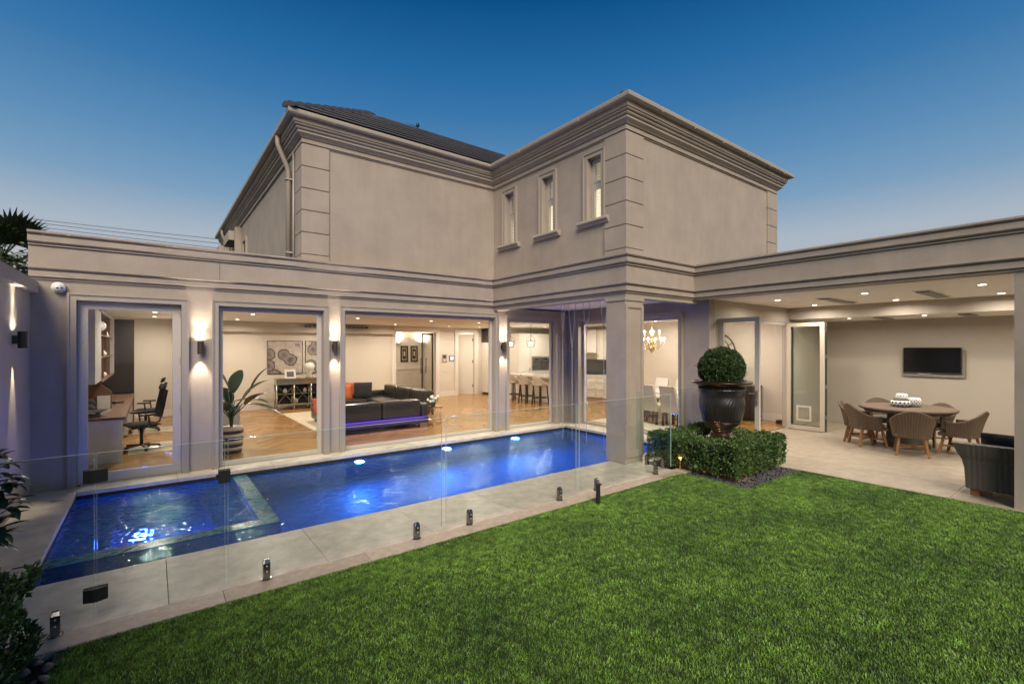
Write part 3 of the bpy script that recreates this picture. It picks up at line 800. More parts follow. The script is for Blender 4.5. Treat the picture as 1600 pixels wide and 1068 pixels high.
# hall wainscot
mb = MB().box(6.96, 18.96, 1.0, 9.6, 18.999, 1.06)
for i in range(5):
    a = 7.05+i*.52; 
    for q in ((a,a+.42,.30,.33),(a,a+.42,.87,.90),(a,a+.03,.33,.87),(a+.39,a+.42,.33,.87)): mb.box(q[0], 18.975, q[2], q[1], 18.999, q[3])
Hb(mb, 'wainscot', m_skirt)

# downlights: fitting, glowing lens and its lamp
def area(loc, e, c=(1,.80,.58), size=.25, d=(0,0,-1), spread=170):
    l = bpy.data.lights.new('downlight_lamp', 'AREA'); l.shape = 'DISK'; l.size = size; l.energy = e; l.color = c; l.spread = rad(spread)
    o = bpy.data.objects.new('downlight_lamp', l); col.objects.link(o); o.location = loc
    o.rotation_euler = Vector(d).to_track_quat('-Z', 'Y').to_euler(); return o
lens0 = MB().lathe([(.045,-.004),(.0,-.004)], 16, smooth=False)
def downlight(x, y, z, e, c=(1,.80,.58), r=.05):
    e *= 1.45
    o = MB().lathe([(r,0),(r,-.006),(r+.018,-.006),(r+.018,0)], 18, (x,y,z-.001), False)
    ob = H(o, 'downlight', m_white)
    MB().add([(x+r*cos(2*pi*i/16), y+r*sin(2*pi*i/16), z-.004) for i in range(16)][::-1], [tuple(range(16))]).build('lens', m_bulb, ob)
    area((x, y, z-.03), e, c, .12)
WARM = (1, .87, .74); WARM2 = (1, .74, .47)
# alfresco
for x in (9.95, 11.78):
    for y in (4.25, 2.80, 1.33, -.2, -1.7): downlight(x, y, 2.90, 8.5, (1,.92,.81))
for y in (3.89, 2.56, 1.2, -.3): downlight(12.75, y, 2.62, 8, (1,.92,.81))
# study
for y in (11.3, 13.2, 15.1): downlight(.05, y, CZ, 13, WARM)
# living
for x in (1.9, 4.4, 6.6):
    for y in (10.1, 12.6, 15.2): downlight(x, y, CZ, 15, WARM)
# kitchen, walkway and dining
for x, y in ((8.3, 12.6),(8.8, 15.4),(10.3, 15.6),(9.4, 10.4),(12.0, 11.6),(12.0, 13.6)): downlight(x, y, CZ, 11, WARM)
for x, y in ((9.3, 6.2),(11.9, 6.0),(12.0, 8.6),(9.3, 7.9)): downlight(x, y, CZ, 18 if x < 10 else 8, WARM)
downlight(8.0, 17.8, CZ, 8, WARM); downlight(10.3, 17.6, CZ, 30, WARM)

# ceiling heaters (dark, flush) and speaker rings of the alfresco
for (x, y, z) in ((10.95, 3.54, 2.90), (10.95, 2.08, 2.90), (12.98, 3.3, 2.62), (12.98, 1.93, 2.62), (10.95, .3, 2.9)):
    w_ = .76 if z > 2.8 else .45
    hh = H(MB().box(x-w_, y-.125, z-.012, x+w_, y+.125, z-.0005), 'ceiling_heater', m_white)
    box(x-w_+.04, y-.09, z-.03, x+w_-.04, y+.09, z-.0125).build('heater_panel', mat('heater_glass', (.10,.09,.085), .3) if 'heater_glass' not in bpy.data.materials else bpy.data.materials['heater_glass'], hh)
for (x, y) in ((10.87, 4.28), (11.9, .9)): H(MB().lathe([(.12,0),(.12,-.008),(.0,-.008)], 20, (x,y,2.899), False), 'ceiling_speaker', m_white)

# folding doors of the alfresco opening
H(MB().box(9.07, 5.0-.001+.001, 0, 9.13, 5.0+.08, 2.55).box(12.22, 5.02, 0, 12.28, 5.10, 2.55).box(9.13, 5.02, 2.49, 12.22, 5.10, 2.55).box(9.07, 4.97, .001, 12.28, 4.9985, .012), 'door_frame', m_frame)
def leaf(p, q, z0, z1, fr, edge, label, w=.085, t=.05):
    """door leaf between plan points p and q"""
    p = Vector((*p,0)); q = Vector((*q,0)); d = (q-p).normalized(); n = Vector((-d.y,d.x,0)); W = (q-p).length
    def bx(a0,a1,b0,b1,n0,n1):
        P = [p+d*a+n*m for a,m in ((a0,n0),(a1,n0),(a1,n1),(a0,n1))]
        return MB().prism([(v.x,v.y) for v in P], b0, b1)
    mb = MB()
    for a0,a1,b0,b1 in ((0,w,z0,z1),(W-w,W,z0,z1),(w,W-w,z0,z0+w*1.1),(w,W-w,z1-w,z1)):
        m2 = bx(a0,a1,b0,b1,-t/2,t/2); mb.add(m2.v, m2.f)
    f = H(mb, 'folding_door', fr, label=label)
    bx(w,W-w,z0+w*1.1,z1-w,-.006,.006).build('pane', m_glass, f)
    return f, bx
f, bx = leaf((9.09, 4.985), (9.09, 4.20), .015, 2.53, m_frame, None, 'grey framed glass door leaf standing open with a lever handle')
hd = MB().box(9.025, 4.225, .98, 9.063, 4.26, 1.14); hd.obox((9.05,4.24,1.08),(8.99,4.24,1.08),.018,.018); hd.obox((8.99,4.24,1.08),(8.99,4.36,1.08),.02,.018); hd.box(9.025,4.225,.86,9.063,4.26,.95)
hd.build('handle', m_steel, f)
for k in range(3):
    x = 12.20+k*.062
    f, bx = leaf((x, 5.0), (x, 4.20), .015, 2.53, m_frame_cream if k == 0 else m_frame_dark, None, 'cream framed glass door leaf folded open with a pet flap' if k == 0 else None)
    if k == 0:
        pf = MB()
        for a in ((4.46,4.50,.22,.58),(4.74,4.78,.22,.58),(4.50,4.74,.54,.58),(4.50,4.74,.22,.26)): pf.box(x-.03, a[0], a[2], x-.008, a[1], a[3])
        pfo = pf.build('pet_flap', m_frame_cream, f); 
    else:
        for z in (.3, 1.0, 1.7, 2.3): box(x-.02, 4.192, z, x+.02, 4.1995, z+.09).build('hinge', m_steel, f)

# sliding glass door of the hall
sd = MB().box(8.30,16.60,.03,8.35,16.64,2.5).box(8.74,16.60,.03,8.79,16.64,2.5).box(8.35,16.60,.03,8.74,16.64,.10).box(8.35,16.60,2.43,8.74,16.64,2.5)
sdo = H(sd, 'sliding_door', m_black); box(8.35,16.615,.10,8.74,16.622,2.43).build('pane', m_glass, sdo)
for x in (8.24, 8.46): MB().tube([(x,16.57,.95),(x,16.57,1.55)], .014, 8).obox((x,16.57,1.0),(x,16.6,1.0),.015,.015).obox((x,16.57,1.5),(x,16.6,1.5),.015,.015).build('handle', m_black, sdo)
# panelled white door, ajar into the bright room
dl = MB(); Rm = Matrix.Rotation(rad(-32), 4, 'Z')
def T(x, y, z): v = Rm@Vector((-x, y, z)); return (10.58+v.x, 16.58+v.y*-1 if False else 16.58+abs(v.y)*1.0, z)
dd = thing('interior_door', 'white panelled interior door standing ajar in the bright doorway beside the wall panels', 'door', (10.59, 16.52, .02), rad(180-38))
MB().box(0,-.02,0,.76,.02,2.47).build('panel', m_skirt, dd, world=False)
for z0, z1 in ((.2,.95),(1.15,2.3)):
    for q in ((.1,.66,z0,z0+.03),(.1,.66,z1-.03,z1),(.1,.13,z0+.03,z1-.03),(.63,.66,z0+.03,z1-.03)): MB().box(q[0],.0205,q[2],q[1],.032,q[3]).build('moulding', m_skirt, dd, world=False)
MB().lathe([(.0,0),(.03,.005),(.03,.05),(0,.06)], 12, (.70,.05,1.02)).build('handle', m_black, dd, world=False)
for z in (.3,1.3,2.2): MB().box(-.015,.02,z,.02,.034,z+.1).build('hinge', m_black, dd, world=False)

# oven wall and cabinetry of the kitchen
m_cab = mat('cabinet_paint', (.74,.71,.64), .4)
kt = thing('kitchen_cabinets', 'cream kitchen cabinets with tall doors, drawers and glazed wall units along the back walls', 'cabinet', (12.5, 14.5, 0))
def K(mb, n, m, **k): return mb.build(n, m, kt, **k)
K(box(11.32,14.42,.1,13.44,14.99,2.5), 'carcass', m_cab); K(box(11.36,14.50,.0,13.4,14.9,.0995), 'plinth', m_cab)
def panel_door(x0, x1, z0, z1, y=14.42):
    mb = MB().box(x0+.004,y-.02,z0+.004,x1-.004,y-.001,z1-.004)
    d = K(mb, 'door', m_cab); fr = MB()
    for q in ((x0+.01,x1-.01,z1-.07,z1-.01),(x0+.01,x1-.01,z0+.01,z0+.07),(x0+.01,x0+.07,z0+.07,z1-.07),(x1-.07,x1-.01,z0+.07,z1-.07)): fr.box(q[0],y-.028,q[2],q[1],y-.0205,q[3])
    fr.build('frame', m_cab, d); return d
d = panel_door(11.32,11.95,.1,2.1); MB().blob((11.88,14.37,1.1),.022,8,6).build('knob', m_black, d)
panel_door(11.32,11.95,2.1,2.5); panel_door(11.95,12.95,1.58,2.5); panel_door(11.95,12.95,.1,.55); panel_door(11.95,12.95,.55,1.02)
for x in (12.75,): pass
# wall run along the far right wall
K(box(12.86,10.0,.1,13.44,14.41,.90), 'carcass', m_cab); K(box(12.9,10.02,0,13.4,14.4,.0995), 'plinth', m_cab)
K(box(12.82,9.98,.901,13.449,14.412,.945), 'worktop', mat('pale_stone_top', (.72,.69,.63), .2))
y = 10.02
while y < 14.3:
    for z0, z1 in ((.12,.42),(.43,.68),(.69,.89)):
        d = K(box(12.838,y,z0,12.859,y+.85,z1), 'drawer', m_cab)
        fr = MB()
        for q in ((y+.01,y+.84,z1-.04,z1-.01),(y+.01,y+.84,z0+.01,z0+.04),(y+.01,y+.04,z0+.04,z1-.04),(y+.81,y+.84,z0+.04,z1-.04)): fr.box(12.828,q[0],q[2],12.8375,q[1],q[3])
        fr.build('frame', m_cab, d)
        MB().blob((12.815,y+.42,(z0+z1)/2),.016,8,6).build('knob', m_black, d)
    y += .87
K(box(13.43,10.0,.946,13.449,14.4,1.50), 'splashback', mat('dark_splashback', (.05,.055,.065), .12))
m_cabglass = mat('cabinet_glass', (.30,.33,.27), .12)
for (a, b, gl) in ((10.0,10.8,0),(10.8,11.5,1),(11.5,11.9,0),(12.9,13.5,0),(13.5,14.2,1)):
    c = K(box(13.08,a+.003,1.50,13.449,b-.003,2.60), 'wall_cabinet', m_cab)
    fr = MB()
    for q in ((a+.01,b-.01,2.50,2.58),(a+.01,b-.01,1.52,1.60),(a+.01,a+.08,1.60,2.50),(b-.08,b-.01,1.60,2.50)): fr.box(13.06,q[0],q[2],13.0795,q[1],q[3])
    fr.build('door_frame', m_cab, c)
    if gl:
        box(13.066,a+.08,1.60,13.072,b-.08,2.50).build('pane', m_cabglass, c)
        mb = MB()
        for z in (1.9,2.2): mb.box(13.06,a+.08,z,13.0655,b-.08,z+.015)
        mb.build('glazing_bar', m_cab, c)
    MB().blob((13.045,b-.05,1.62),.016,8,6).build('knob', m_black, c)
K(box(13.0,11.9,1.75,13.449,12.9,2.60), 'range_hood', m_cab)
mb = MB().box(12.9,11.9,.9455,13.38,12.9,.955)
for (x,y) in ((13.0,12.1),(13.0,12.4),(13.0,12.7),(13.25,12.2),(13.25,12.6)): mb.lathe([(.09,.01),(.09,.03),(.05,.035),(0,.035)],12,(x,y,.945),False)
tag(mb.build('cooktop', m_black), 'black gas cooktop set in the pale benchtop under the range hood', 'cooktop')
# ovens
ov = thing('built_in_oven', 'pair of steel built in ovens side by side in the cream tall cabinets', 'oven', (12.45, 14.3, 1.05))
for i, x in enumerate((12.02, 12.47)):
    o = box(x, 14.37, 1.05, x+.44, 14.419, 1.55).build('oven_front', m_steel, ov)
    box(x+.05,14.362,1.12,x+.39,14.3695,1.40).build('oven_window', mat('oven_glass%d'%i if False else 'oven_glass', (.10,.10,.10), .1), o)
    box(x+.12,14.364,1.46,x+.32,14.3695,1.51).build('display', m_black, o)
    MB().tube([(x+.06,14.34,1.42),(x+.38,14.34,1.42)], .008, 6).build('handle', m_steel, o)
# island
isl = thing('kitchen_island', 'long white kitchen island with pale stone top and turned corner posts behind the bar stools', 'kitchen island', (11.2, 12.7, 0))
def I(mb, n, m, **k): return mb.build(n, m, isl, **k)
I(box(11.05,11.35,.02,11.62,14.1,.90), 'base', m_cab)
I(box(10.70,11.08,.901,11.75,14.35,.955), 'worktop', bpy.data.materials['pale_stone_top'], bevel=.006)
for (x, y) in ((11.64,11.2),(10.83,11.2),(10.83,14.2),(11.64,14.2)):
    I(MB().cbox(x,y,.02,.18,.18,.10).cbox(x,y,.12,.12,.12,.64).cbox(x,y,.76,.15,.15,.14), 'corner_post', m_cab, bevel=.006)
for k in range(4):
    a = 11.5+k*.65; fr = MB()
    for q in ((a,a+.55,.8,.84),(a,a+.55,.1,.14),(a,a+.04,.14,.8),(a+.51,a+.55,.14,.8)): fr.box(11.035,q[0],q[2],11.0495,q[1],q[3])
    I(fr, 'panel_moulding', m_cab)
tp = MB().tube([(11.45,12.2,.955),(11.45,12.2,1.30)]+tube_arc((11.35,12.2,1.30),.10,0,pi,8)+[(11.25,12.2,1.25)], .012, 8)
tag(tp.build('kitchen_tap', m_black), 'tall dark gooseneck tap on the island benchtop', 'tap')
# fridge front and grille above
fg = thing('integrated_fridge', 'white panelled fridge door with long handle and dark grille above', 'fridge', (11.1, 16.1, 0))
box(10.93,15.95,.10,11.199,16.39,2.15).build('door', m_cab, fg); box(10.95,15.97,.0,11.18,16.3,.0995).build('plinth', m_black, fg)
MB().tube([(10.99,15.92,1.05),(10.99,15.92,1.55)],.01,6).build('handle', m_black, fg)
vg = box(10.93,15.95,2.155,11.199,16.39,2.68).build('grille', m_frame_dark, fg)
for i in range(9): box(10.94,15.942,2.19+i*.053,11.19,15.9495,2.20+i*.053).build('slat', m_steel, vg)
# ================================================================== THINGS INDOORS
m_leather = mat('black_leather', (.028,.026,.022), .3, bump=.0006, bscale=30)
m_charc = mat('charcoal_fabric', (.02,.02,.022), .9)
m_orange = mat('orange_fabric', (.55,.13,.03), .8, var=.12, vscale=14)
m_linen = mat('beige_linen', (.52,.46,.37), .9, bump=.0004, bscale=200)
m_darkwood = mat('dark_stained_wood', (.025,.016,.012), .4)
m_walnut = mat('walnut', (.16,.085,.055), .4, var=.06, vscale=6)
m_wgloss = mat('white_gloss', (.62,.64,.66), .15)
m_brass = mat('brass', (.50,.37,.20), .28, metal=1)
m_gold = mat('gold_metal', (.75,.48,.22), .25, metal=1)
m_leaf = mat('plant_leaf', (.022,.06,.022), .35, island=.35)
m_mirror = mat('antique_mirror', (.45,.42,.36), .2, metal=.8)

def rbox(mb, c, s, rz=0, rx=0, ry=0):
    M_ = Matrix.Translation(c)@Matrix.Rotation(rz,4,'Z')@Matrix.Rotation(ry,4,'Y')@Matrix.Rotation(rx,4,'X')
    vs = [M_@Vector((x*s[0]/2,y*s[1]/2,z*s[2]/2)) for x in (-1,1) for y in (-1,1) for z in (-1,1)]
    return mb.add(vs, [(0,1,3,2),(4,6,7,5),(0,4,5,1),(2,3,7,6),(0,2,6,4),(1,5,7,3)])
def cushion(name, m, parent, c, s, rz=0, rx=0, ry=0, world=True, puff=.25):
    """soft pillow: subdivided box puffed in the middle"""
    n = 6; vs = []; idx = {}; M_ = Matrix.Translation(c)@Matrix.Rotation(rz,4,'Z')@Matrix.Rotation(ry,4,'Y')@Matrix.Rotation(rx,4,'X')
    for sd in (-1, 1):
        for i in range(n+1):
            for j in range(n+1):
                u = 2*i/n-1; v = 2*j/n-1
                th = (1-abs(u)**4)*(1-abs(v)**4); pin = 1-.07*(u*u+v*v)*.5+.05*(abs(u*v))
                idx[(sd,i,j)] = len(vs); vs.append(M_@Vector((u*s[0]/2*pin, v*s[1]/2*pin, sd*s[2]/2*(puff+(1-puff)*th**.6 if th > 0 else puff*.3))))
    fs = []
    for i in range(n):
        for j in range(n):
            fs.append((idx[(1,i,j)],idx[(1,i+1,j)],idx[(1,i+1,j+1)],idx[(1,i,j+1)])); fs.append((idx[(-1,i,j)],idx[(-1,i,j+1)],idx[(-1,i+1,j+1)],idx[(-1,i+1,j)]))
    for i in range(n):
        fs.append((idx[(-1,i,0)],idx[(-1,i+1,0)],idx[(1,i+1,0)],idx[(1,i,0)])); fs.append((idx[(-1,i+1,n)],idx[(-1,i,n)],idx[(1,i,n)],idx[(1,i+1,n)]))
        fs.append((idx[(-1,0,i+1)],idx[(-1,0,i)],idx[(1,0,i)],idx[(1,0,i+1)])); fs.append((idx[(-1,n,i)],idx[(-1,n,i+1)],idx[(1,n,i+1)],idx[(1,n,i)]))
    return MB().add(vs, fs, True).build(name, m, parent, world=world)

# --- study
F2 = .02
dk = thing('desk', 'long walnut topped desk with white gloss front along the study wall', 'desk', (-.8, 12.5, F2))
box(-1.18,10.33,.02,-.40,10.36,.735).build('end_panel', m_wgloss, dk)
box(-1.18,10.30,.736,-.36,15.4,.775).build('desk_top', m_walnut, dk)
box(-1.18,10.361,.08,-.42,11.0,.735).build('drawer_unit', m_wgloss, dk)
box(-1.18,13.0,.08,-.42,13.5,.735).build('drawer_unit', m_wgloss, dk)
box(-1.18,15.35,.02,-.40,15.4,.735).build('end_panel', m_wgloss, dk)
MB().prism([(-1.185,.776),(-.62,.776),(-.62,1.10),(-.86,1.33),(-1.185,1.33)], 11.9, 11.94, T=lambda a,b,u:(a,u,b)).build('divider', m_walnut, dk, fix=True)
cu = thing('wall_cabinet', 'white gloss wall cupboard with dark open walnut shelves above the desk', 'cabinet', (-.95, 12, 1.3))
box(-1.18,10.35,1.335,-.75,11.55,2.60).build('cupboard', m_wgloss, cu)
box(-1.18,15.0,1.33,-.74,15.06,2.60).build('side_panel', m_wgloss, cu); box(-1.18,11.551,1.30,-.74,15.0,1.335).build('shelf', m_walnut, cu)
box(-1.18,11.551,2.60,-.74,15.0,2.64).build('top', m_wgloss, cu)
for z in (1.75, 2.17): box(-1.18,11.56,z,-.76,14.99,z+.025).build('shelf', m_walnut, cu)
for y in (12.4,13.27,14.13): box(-1.18,y,1.336,-.77,y+.02,2.599).build('upright', m_walnut, cu)
box(-1.185,11.56,1.336,-1.17,14.99,2.599).build('back_panel', m_darkwood, cu)
tag(box(-1.18,15.55,.8,-.37,15.62,2.66).build('dark_panel', mat('espresso_panel',(.022,.017,.016),.45)), 'tall espresso brown wall panel at the end of the desk', 'wall panel')
tag(box(-1.18,15.62,.02,-.37,15.68,.799).build('desk_return', m_walnut), 'walnut return panel below the tall dark panel', 'panel')
def office_chair():
    t = thing('office_chair', '', 'office chair')
    b = MB()
    for k in range(5):
        a = 2*pi*k/5+.3; b.obox((0,0,.10),(.28*cos(a),.28*sin(a),.07),.04,.03)
    b.build('base', m_black, t, world=False)
    for k in range(5):
        a = 2*pi*k/5+.3; MB().tube([(.28*cos(a)-.02,.28*sin(a),.03),(.28*cos(a)+.02,.28*sin(a),.03)],.03,10).build('castor', m_black, t, world=False)
    MB().tube([(0,0,.1),(0,0,.42)],.028,10).build('column', m_black, t, world=False)
    cushion('seat', m_charc, t, (0,0,.47), (.5,.48,.10), world=False, puff=.5)
    mb = MB(); n = 6
    vs = []; fs = []
    for i in range(n+1):
        for j in range(5):
            z = .58+.52*i/n; u = (j/4-.5)*(.44-.06*abs(i/n-.4)); x = -.24-.10*(i/n)-.05*(1-(2*j/4-1)**2)
            vs.append((x,u,z))
    for i in range(n):
        for j in range(4): a = i*5+j; fs.append((a,a+1,a+6,a+5))
    nv = len(vs); vs += [(x-.02,y,z) for x,y,z in vs]; fs += [(b_+nv,a+nv,d+nv,c+nv) for a,b_,c,d in fs]
    MB().add(vs, fs, True).build('backrest', mat('black_mesh',(.015,.015,.016),.8) if 'black_mesh' not in bpy.data.materials else bpy.data.materials['black_mesh'], t, world=False)
    cushion('headrest', m_charc, t, (-.33,0,1.17), (.12,.30,.05), world=False, ry=rad(70), puff=.6)
    MB().tube([(-.02,0,.42),(-.28,0,.5),(-.36,0,.8),(-.37,0,1.12)],.018,8).build('spine', m_black, t, world=False)
    for s in (-1,1):
        MB().tube([(-.05,s*.2,.45),(-.05,s*.29,.50),(-.03,s*.29,.66)],.015,8).box(-.14,s*.29-.04,.66,.10,s*.29+.04,.69).build('armrest', m_black, t, world=False)
    return t
oc = office_chair(); us = [False]
place(oc, us, (-.16,11.35,F2), rad(195), 'black mesh office chair nearer the window on the front clear mat'); oc['group'] = 'office chairs at the study desk'
place(oc, us, (-.12,13.75,F2), rad(170), 'black mesh office chair further back in the study')
m_mat = mat('clear_floor_mat', (.72,.66,.52), .15)
tag(box(-.35,10.9,F2+.001,.48,12.0,F2+.005).build('chair_mat', m_mat), 'pale clear chair mat nearer the study door', 'mat', 'study chair mats')
tag(box(-.35,13.4,F2+.001,.40,14.3,F2+.005).build('chair_mat', m_mat), 'pale clear chair mat further back in the study', 'mat', 'study chair mats')
m_paper = mat('paper', (.72,.71,.68), .8)
pp = thing('paper_stack', 'loose stack of papers and folders on the near end of the desk', 'papers', (-.8,10.7,.776))
for i in range(7): rbox(MB(), (-.85+random.uniform(-.06,.08),10.75+random.uniform(-.1,.1),.782+i*.013), (.3,.42,.009), random.uniform(-.4,.4)).build('folder', random.choice([m_paper,m_paper,m_charc,m_wgloss]), pp)
tag(box(-.83,11.86,.776,-.64,11.89,1.03).build('document_holder', m_paper), 'white upright document tray against the walnut desk divider', 'document tray')
bb = thing('desk_lamp', 'black desk telephone and headset heap beside the papers', 'telephone', (-.95,11.2,.776))
cushion('handset', m_charc, bb, (-.95,11.2,.86), (.3,.3,.16)); MB().blob((-.9,11.35,.92),(.1,.1,.1)).build('earpiece', m_charc, bb)
bk = thing('book_pile', 'small pile of books on the desk beyond the divider', 'books', (-.6,12.7,.776))
for i in range(3): rbox(MB(), (-.58,12.7,.785+i*.022),(.16,.22,.018),i*.3).build('book', [m_white,m_charc,m_walnut][i], bk)
tag(MB().blob((-.80,11.95,2.36),.10,16,12).build('globe', m_wgloss), 'pale globe on the top shelf of the study', 'globe')
tag(MB().lathe([(.05,0),(.02,.08),(.0,.16)],10,(-.8,13.6,2.196)).build('figurine', m_white), 'small white figurine on the upper study shelf', 'figurine')
tag(MB().lathe([(.04,0),(.05,.05),(.02,.09),(.0,.12)],10,(-.8,12.9,1.776)).build('figurine', m_white), 'small white figurine on the middle study shelf', 'figurine')
tag(MB().lathe([(.04,0),(.05,.05),(.03,.09),(.0,.1)],10,(-.8,13.0,1.336)).build('figurine', m_white), 'small white figurine on the lowest study shelf', 'figurine')

# --- living room plant
def big_leaf(base, d, L_, W_, droop=.4, up=.6, n=8):
    d = Vector(d).normalized(); side = d.cross(Vector((0,0,1)));  side = side.normalized() if side.length > .01 else Vector((1,0,0))
    vs = []; fs = []; p = Vector(base); dirn = (d*1+Vector((0,0,up))).normalized()
    for k in range(n+1):
        t = k/n; w = W_*(sin(pi*min(1,t*.92+.06))**.7)*.5
        nrm = dirn.cross(side).normalized()
        vs += [p-side*w-nrm*w*.25, p.copy(), p+side*w-nrm*w*.25]
        p = p+dirn*(L_/n); dirn = (dirn+Vector((0,0,-droop/n*1.6))).normalized()
    for k in range(n): a = k*3; fs += [(a,a+1,a+4,a+3),(a+1,a+2,a+5,a+4)]
    return vs, fs
pl = thing('potted_plant', 'tall broad leaved indoor plant in a striped pot behind the tall window', 'plant', (1.19,10.05,F2))
px_, py_ = 1.16, 10.05
m_dleaf = mat('dark_leaf', (.018,.042,.028), .28)
for i, (a, L_, up, tilt) in enumerate(((-30,.62,.25,.95),(0,.55,1.2,1.0),(160,.5,1.5,1.0),(60,.55,1.8,1.1),(200,.42,.9,.85),(-50,.5,.9,.9),(110,.45,1.4,.9),(240,.4,1.0,.8),(-15,.5,2.2,1.15),(180,.5,2.6,1.2),(-20,.75,-.05,.9))):
    a = rad(a); d = (cos(a),sin(a),0); h = tilt; sx_ = .05+.13*(i%3)
    st = [(px_,py_,.45),(px_+d[0]*.03,py_+d[1]*.03,.45+(h-.45)*.5),(px_+d[0]*sx_,py_+d[1]*sx_,h)]
    MB().tube(st,[.02,.014,.008],8).build('stem', m_leaf, pl)
    vs, fs = big_leaf(st[-1], d, L_, .25, droop=.45, up=up); MB().add(vs, fs, True).build('leaf', m_dleaf, pl)
m_pot = mat('cream_glaze', (.62,.55,.42), .35); m_navy = mat('plum_glaze', (.045,.025,.06), .35)
def potr(z): return .165+.035*sin(min(1,z/.45)*pi*.75)
zs = [0,.05,.11,.17,.23,.29,.35,.41,.47]
for i in range(8):
    a, b = zs[i], zs[i+1]; MB().lathe([(potr(a),a),(potr((a+b)/2),(a+b)/2),(potr(b),b)],28,(px_,py_,F2)).build('pot_band', m_navy if i%2==0 else m_pot, pl)
MB().lathe([(.17,.46),(.0,.44)],20,(px_,py_,F2)).build('soil', m_soil, pl)

cbx = thing('low_cabinet', 'low grey painted cabinet behind the potted plant', 'cabinet', (1.2,14.4,F2))
box(.74,13.47,.02,1.73,15.4,.47).build('body', mat('grey_paint',(.26,.29,.33),.5), cbx); box(.73,13.44,.471,1.76,15.42,.50).build('top', bpy.data.materials['grey_paint'], cbx)
for i in range(3): box(1.731,13.5+i*.63,.06,1.745,14.1+i*.63,.44).build('door', bpy.data.materials['grey_paint'], cbx)

# --- console
cn = thing('console_table', 'mirrored console table with crossed bars on turned legs against the back wall', 'console table', (4.0,15.9,F2))
cx0, cx1, cy0, cy1 = 2.98, 5.04, 15.72, 16.08
box(cx0,cy0,.955,cx1,cy1,.985).build('table_top', m_gold, cn); box(cx0+.02,cy0+.02,.80,cx1-.02,cy1-.02,.954).build('frieze', m_mirror, cn)
box(cx0+.02,cy0+.02,.16,cx1-.02,cy1-.02,.20).build('lower_shelf', m_mirror, cn)
box(cx0+.04,cy0+.06,.50,cx1-.04,cy1-.02,.52).build('middle_shelf', m_mirror, cn)
box(cx0+.03,cy1-.02,.2,cx1-.03,cy1-.0,.8).build('back_panel', m_charc, cn)
nb = 4
for i in range(nb+1):
    x = cx0+.03+(cx1-cx0-.06)*i/nb
    for y in (cy0+.03, cy1-.05): MB().lathe([(.015,0),(.028,.05),(.02,.10),(.024,.14),(.024,.78)],10,(x,y,F2)).build('leg', m_mirror, cn)
for i in range(nb):
    a = cx0+.05+(cx1-cx0-.06)*i/nb; b = a+(cx1-cx0-.06)/nb-.04
    MB().obox((a,cy0+.03,.22),(b,cy0+.03,.78),.016,.012).obox((a,cy0+.045,.78),(b,cy0+.045,.22),.016,.012).build('cross_bar', m_mirror, cn)
def frame_pic(name, label, x0, x1, z0, z1, y, m_in, m_fr, w=.03, mount=0):
    t = thing(name, label, 'picture', ((x0+x1)/2, y, z0))
    mb = MB()
    for a,b,c,d in ((x0,x0+w,z0,z1),(x1-w,x1,z0,z1),(x0+w,x1-w,z0,z0+w),(x0+w,x1-w,z1-w,z1)): mb.box(a,y-.03,c,b,y-.001,d)
    mb.build('frame', m_fr, t)
    box(x0+w,y-.015,z0+w,x1-w,y-.006,z1-w).build('picture', m_in, t)
    return t
def paint_mat():
    m = bpy.data.materials.new('floral_print'); m.use_nodes = True; nt = m.node_tree; B = nt.nodes['Principled BSDF']; L = nt.links.new
    g = nt.nodes.new('ShaderNodeNewGeometry'); v = nt.nodes.new('ShaderNodeTexVoronoi'); v.inputs['Scale'].default_value = 2.3
    n = nt.nodes.new('ShaderNodeTexNoise'); n.inputs['Scale'].default_value = 9; n.inputs['Detail'].default_value = 6
    mx = nt.nodes.new('ShaderNodeVectorMath'); mx.operation = 'MULTIPLY_ADD'; mx.inputs[1].default_value = (.09,.09,.09)
    L(g.outputs['Position'], mx.inputs[2]); L(n.outputs['Color'], mx.inputs[0]); L(mx.outputs[0], v.inputs['Vector'])
    r = nt.nodes.new('ShaderNodeValToRGB'); e = r.color_ramp.elements
    e[0].position = 0; e[0].color = (.05,.035,.03,1); e[1].position = 1; e[1].color = (.55,.47,.40,1)
    for p, c in ((.18,(.20,.16,.14)),(.34,(.30,.25,.22)),(.42,(.035,.025,.02)),(.47,(.50,.43,.37))):
        q = e.new(p); q.color = (*c,1)
    L(v.outputs['Distance'], r.inputs[0])
    m2 = nt.nodes.new('ShaderNodeHueSaturation'); mr = nt.nodes.new('ShaderNodeMapRange'); mr.inputs['To Min'].default_value=.5; mr.inputs['To Max'].default_value=1.5
    L(n.outputs[0], mr.inputs[0]); L(mr.outputs[0], m2.inputs['Value']); L(r.outputs[0], m2.inputs['Color']); L(m2.outputs[0], B.inputs['Base Color'])
    B.inputs['Roughness'].default_value = .7; return m
m_flor = paint_mat()
frame_pic('painting', 'square canvas of dark round blooms above the console, left of the pair', 2.87, 3.91, 1.11, 2.16, 16.398, m_flor, m_darkwood, .012)
frame_pic('painting', 'square canvas of dark round blooms partly hidden behind the window pillar', 3.99, 5.03, 1.11, 2.16, 16.398, m_flor, m_darkwood, .012)
ph = thing('photo_frame', 'white framed photograph leaning on the console table', 'picture', (3.42,15.85,.986))
rbox(MB(),(3.42,15.87,1.12),(.32,.025,.28),0,rad(-12)).build('frame', m_white, ph); rbox(MB(),(3.42,15.852,1.12),(.20,.006,.16),0,rad(-12)).build('print', mat('photo_print',(.12,.11,.10),.5,var=.3,vscale=20), ph)
m_ivory = mat('ivory_ceramic', (.66,.63,.56), .3, bump=.002, bscale=60)
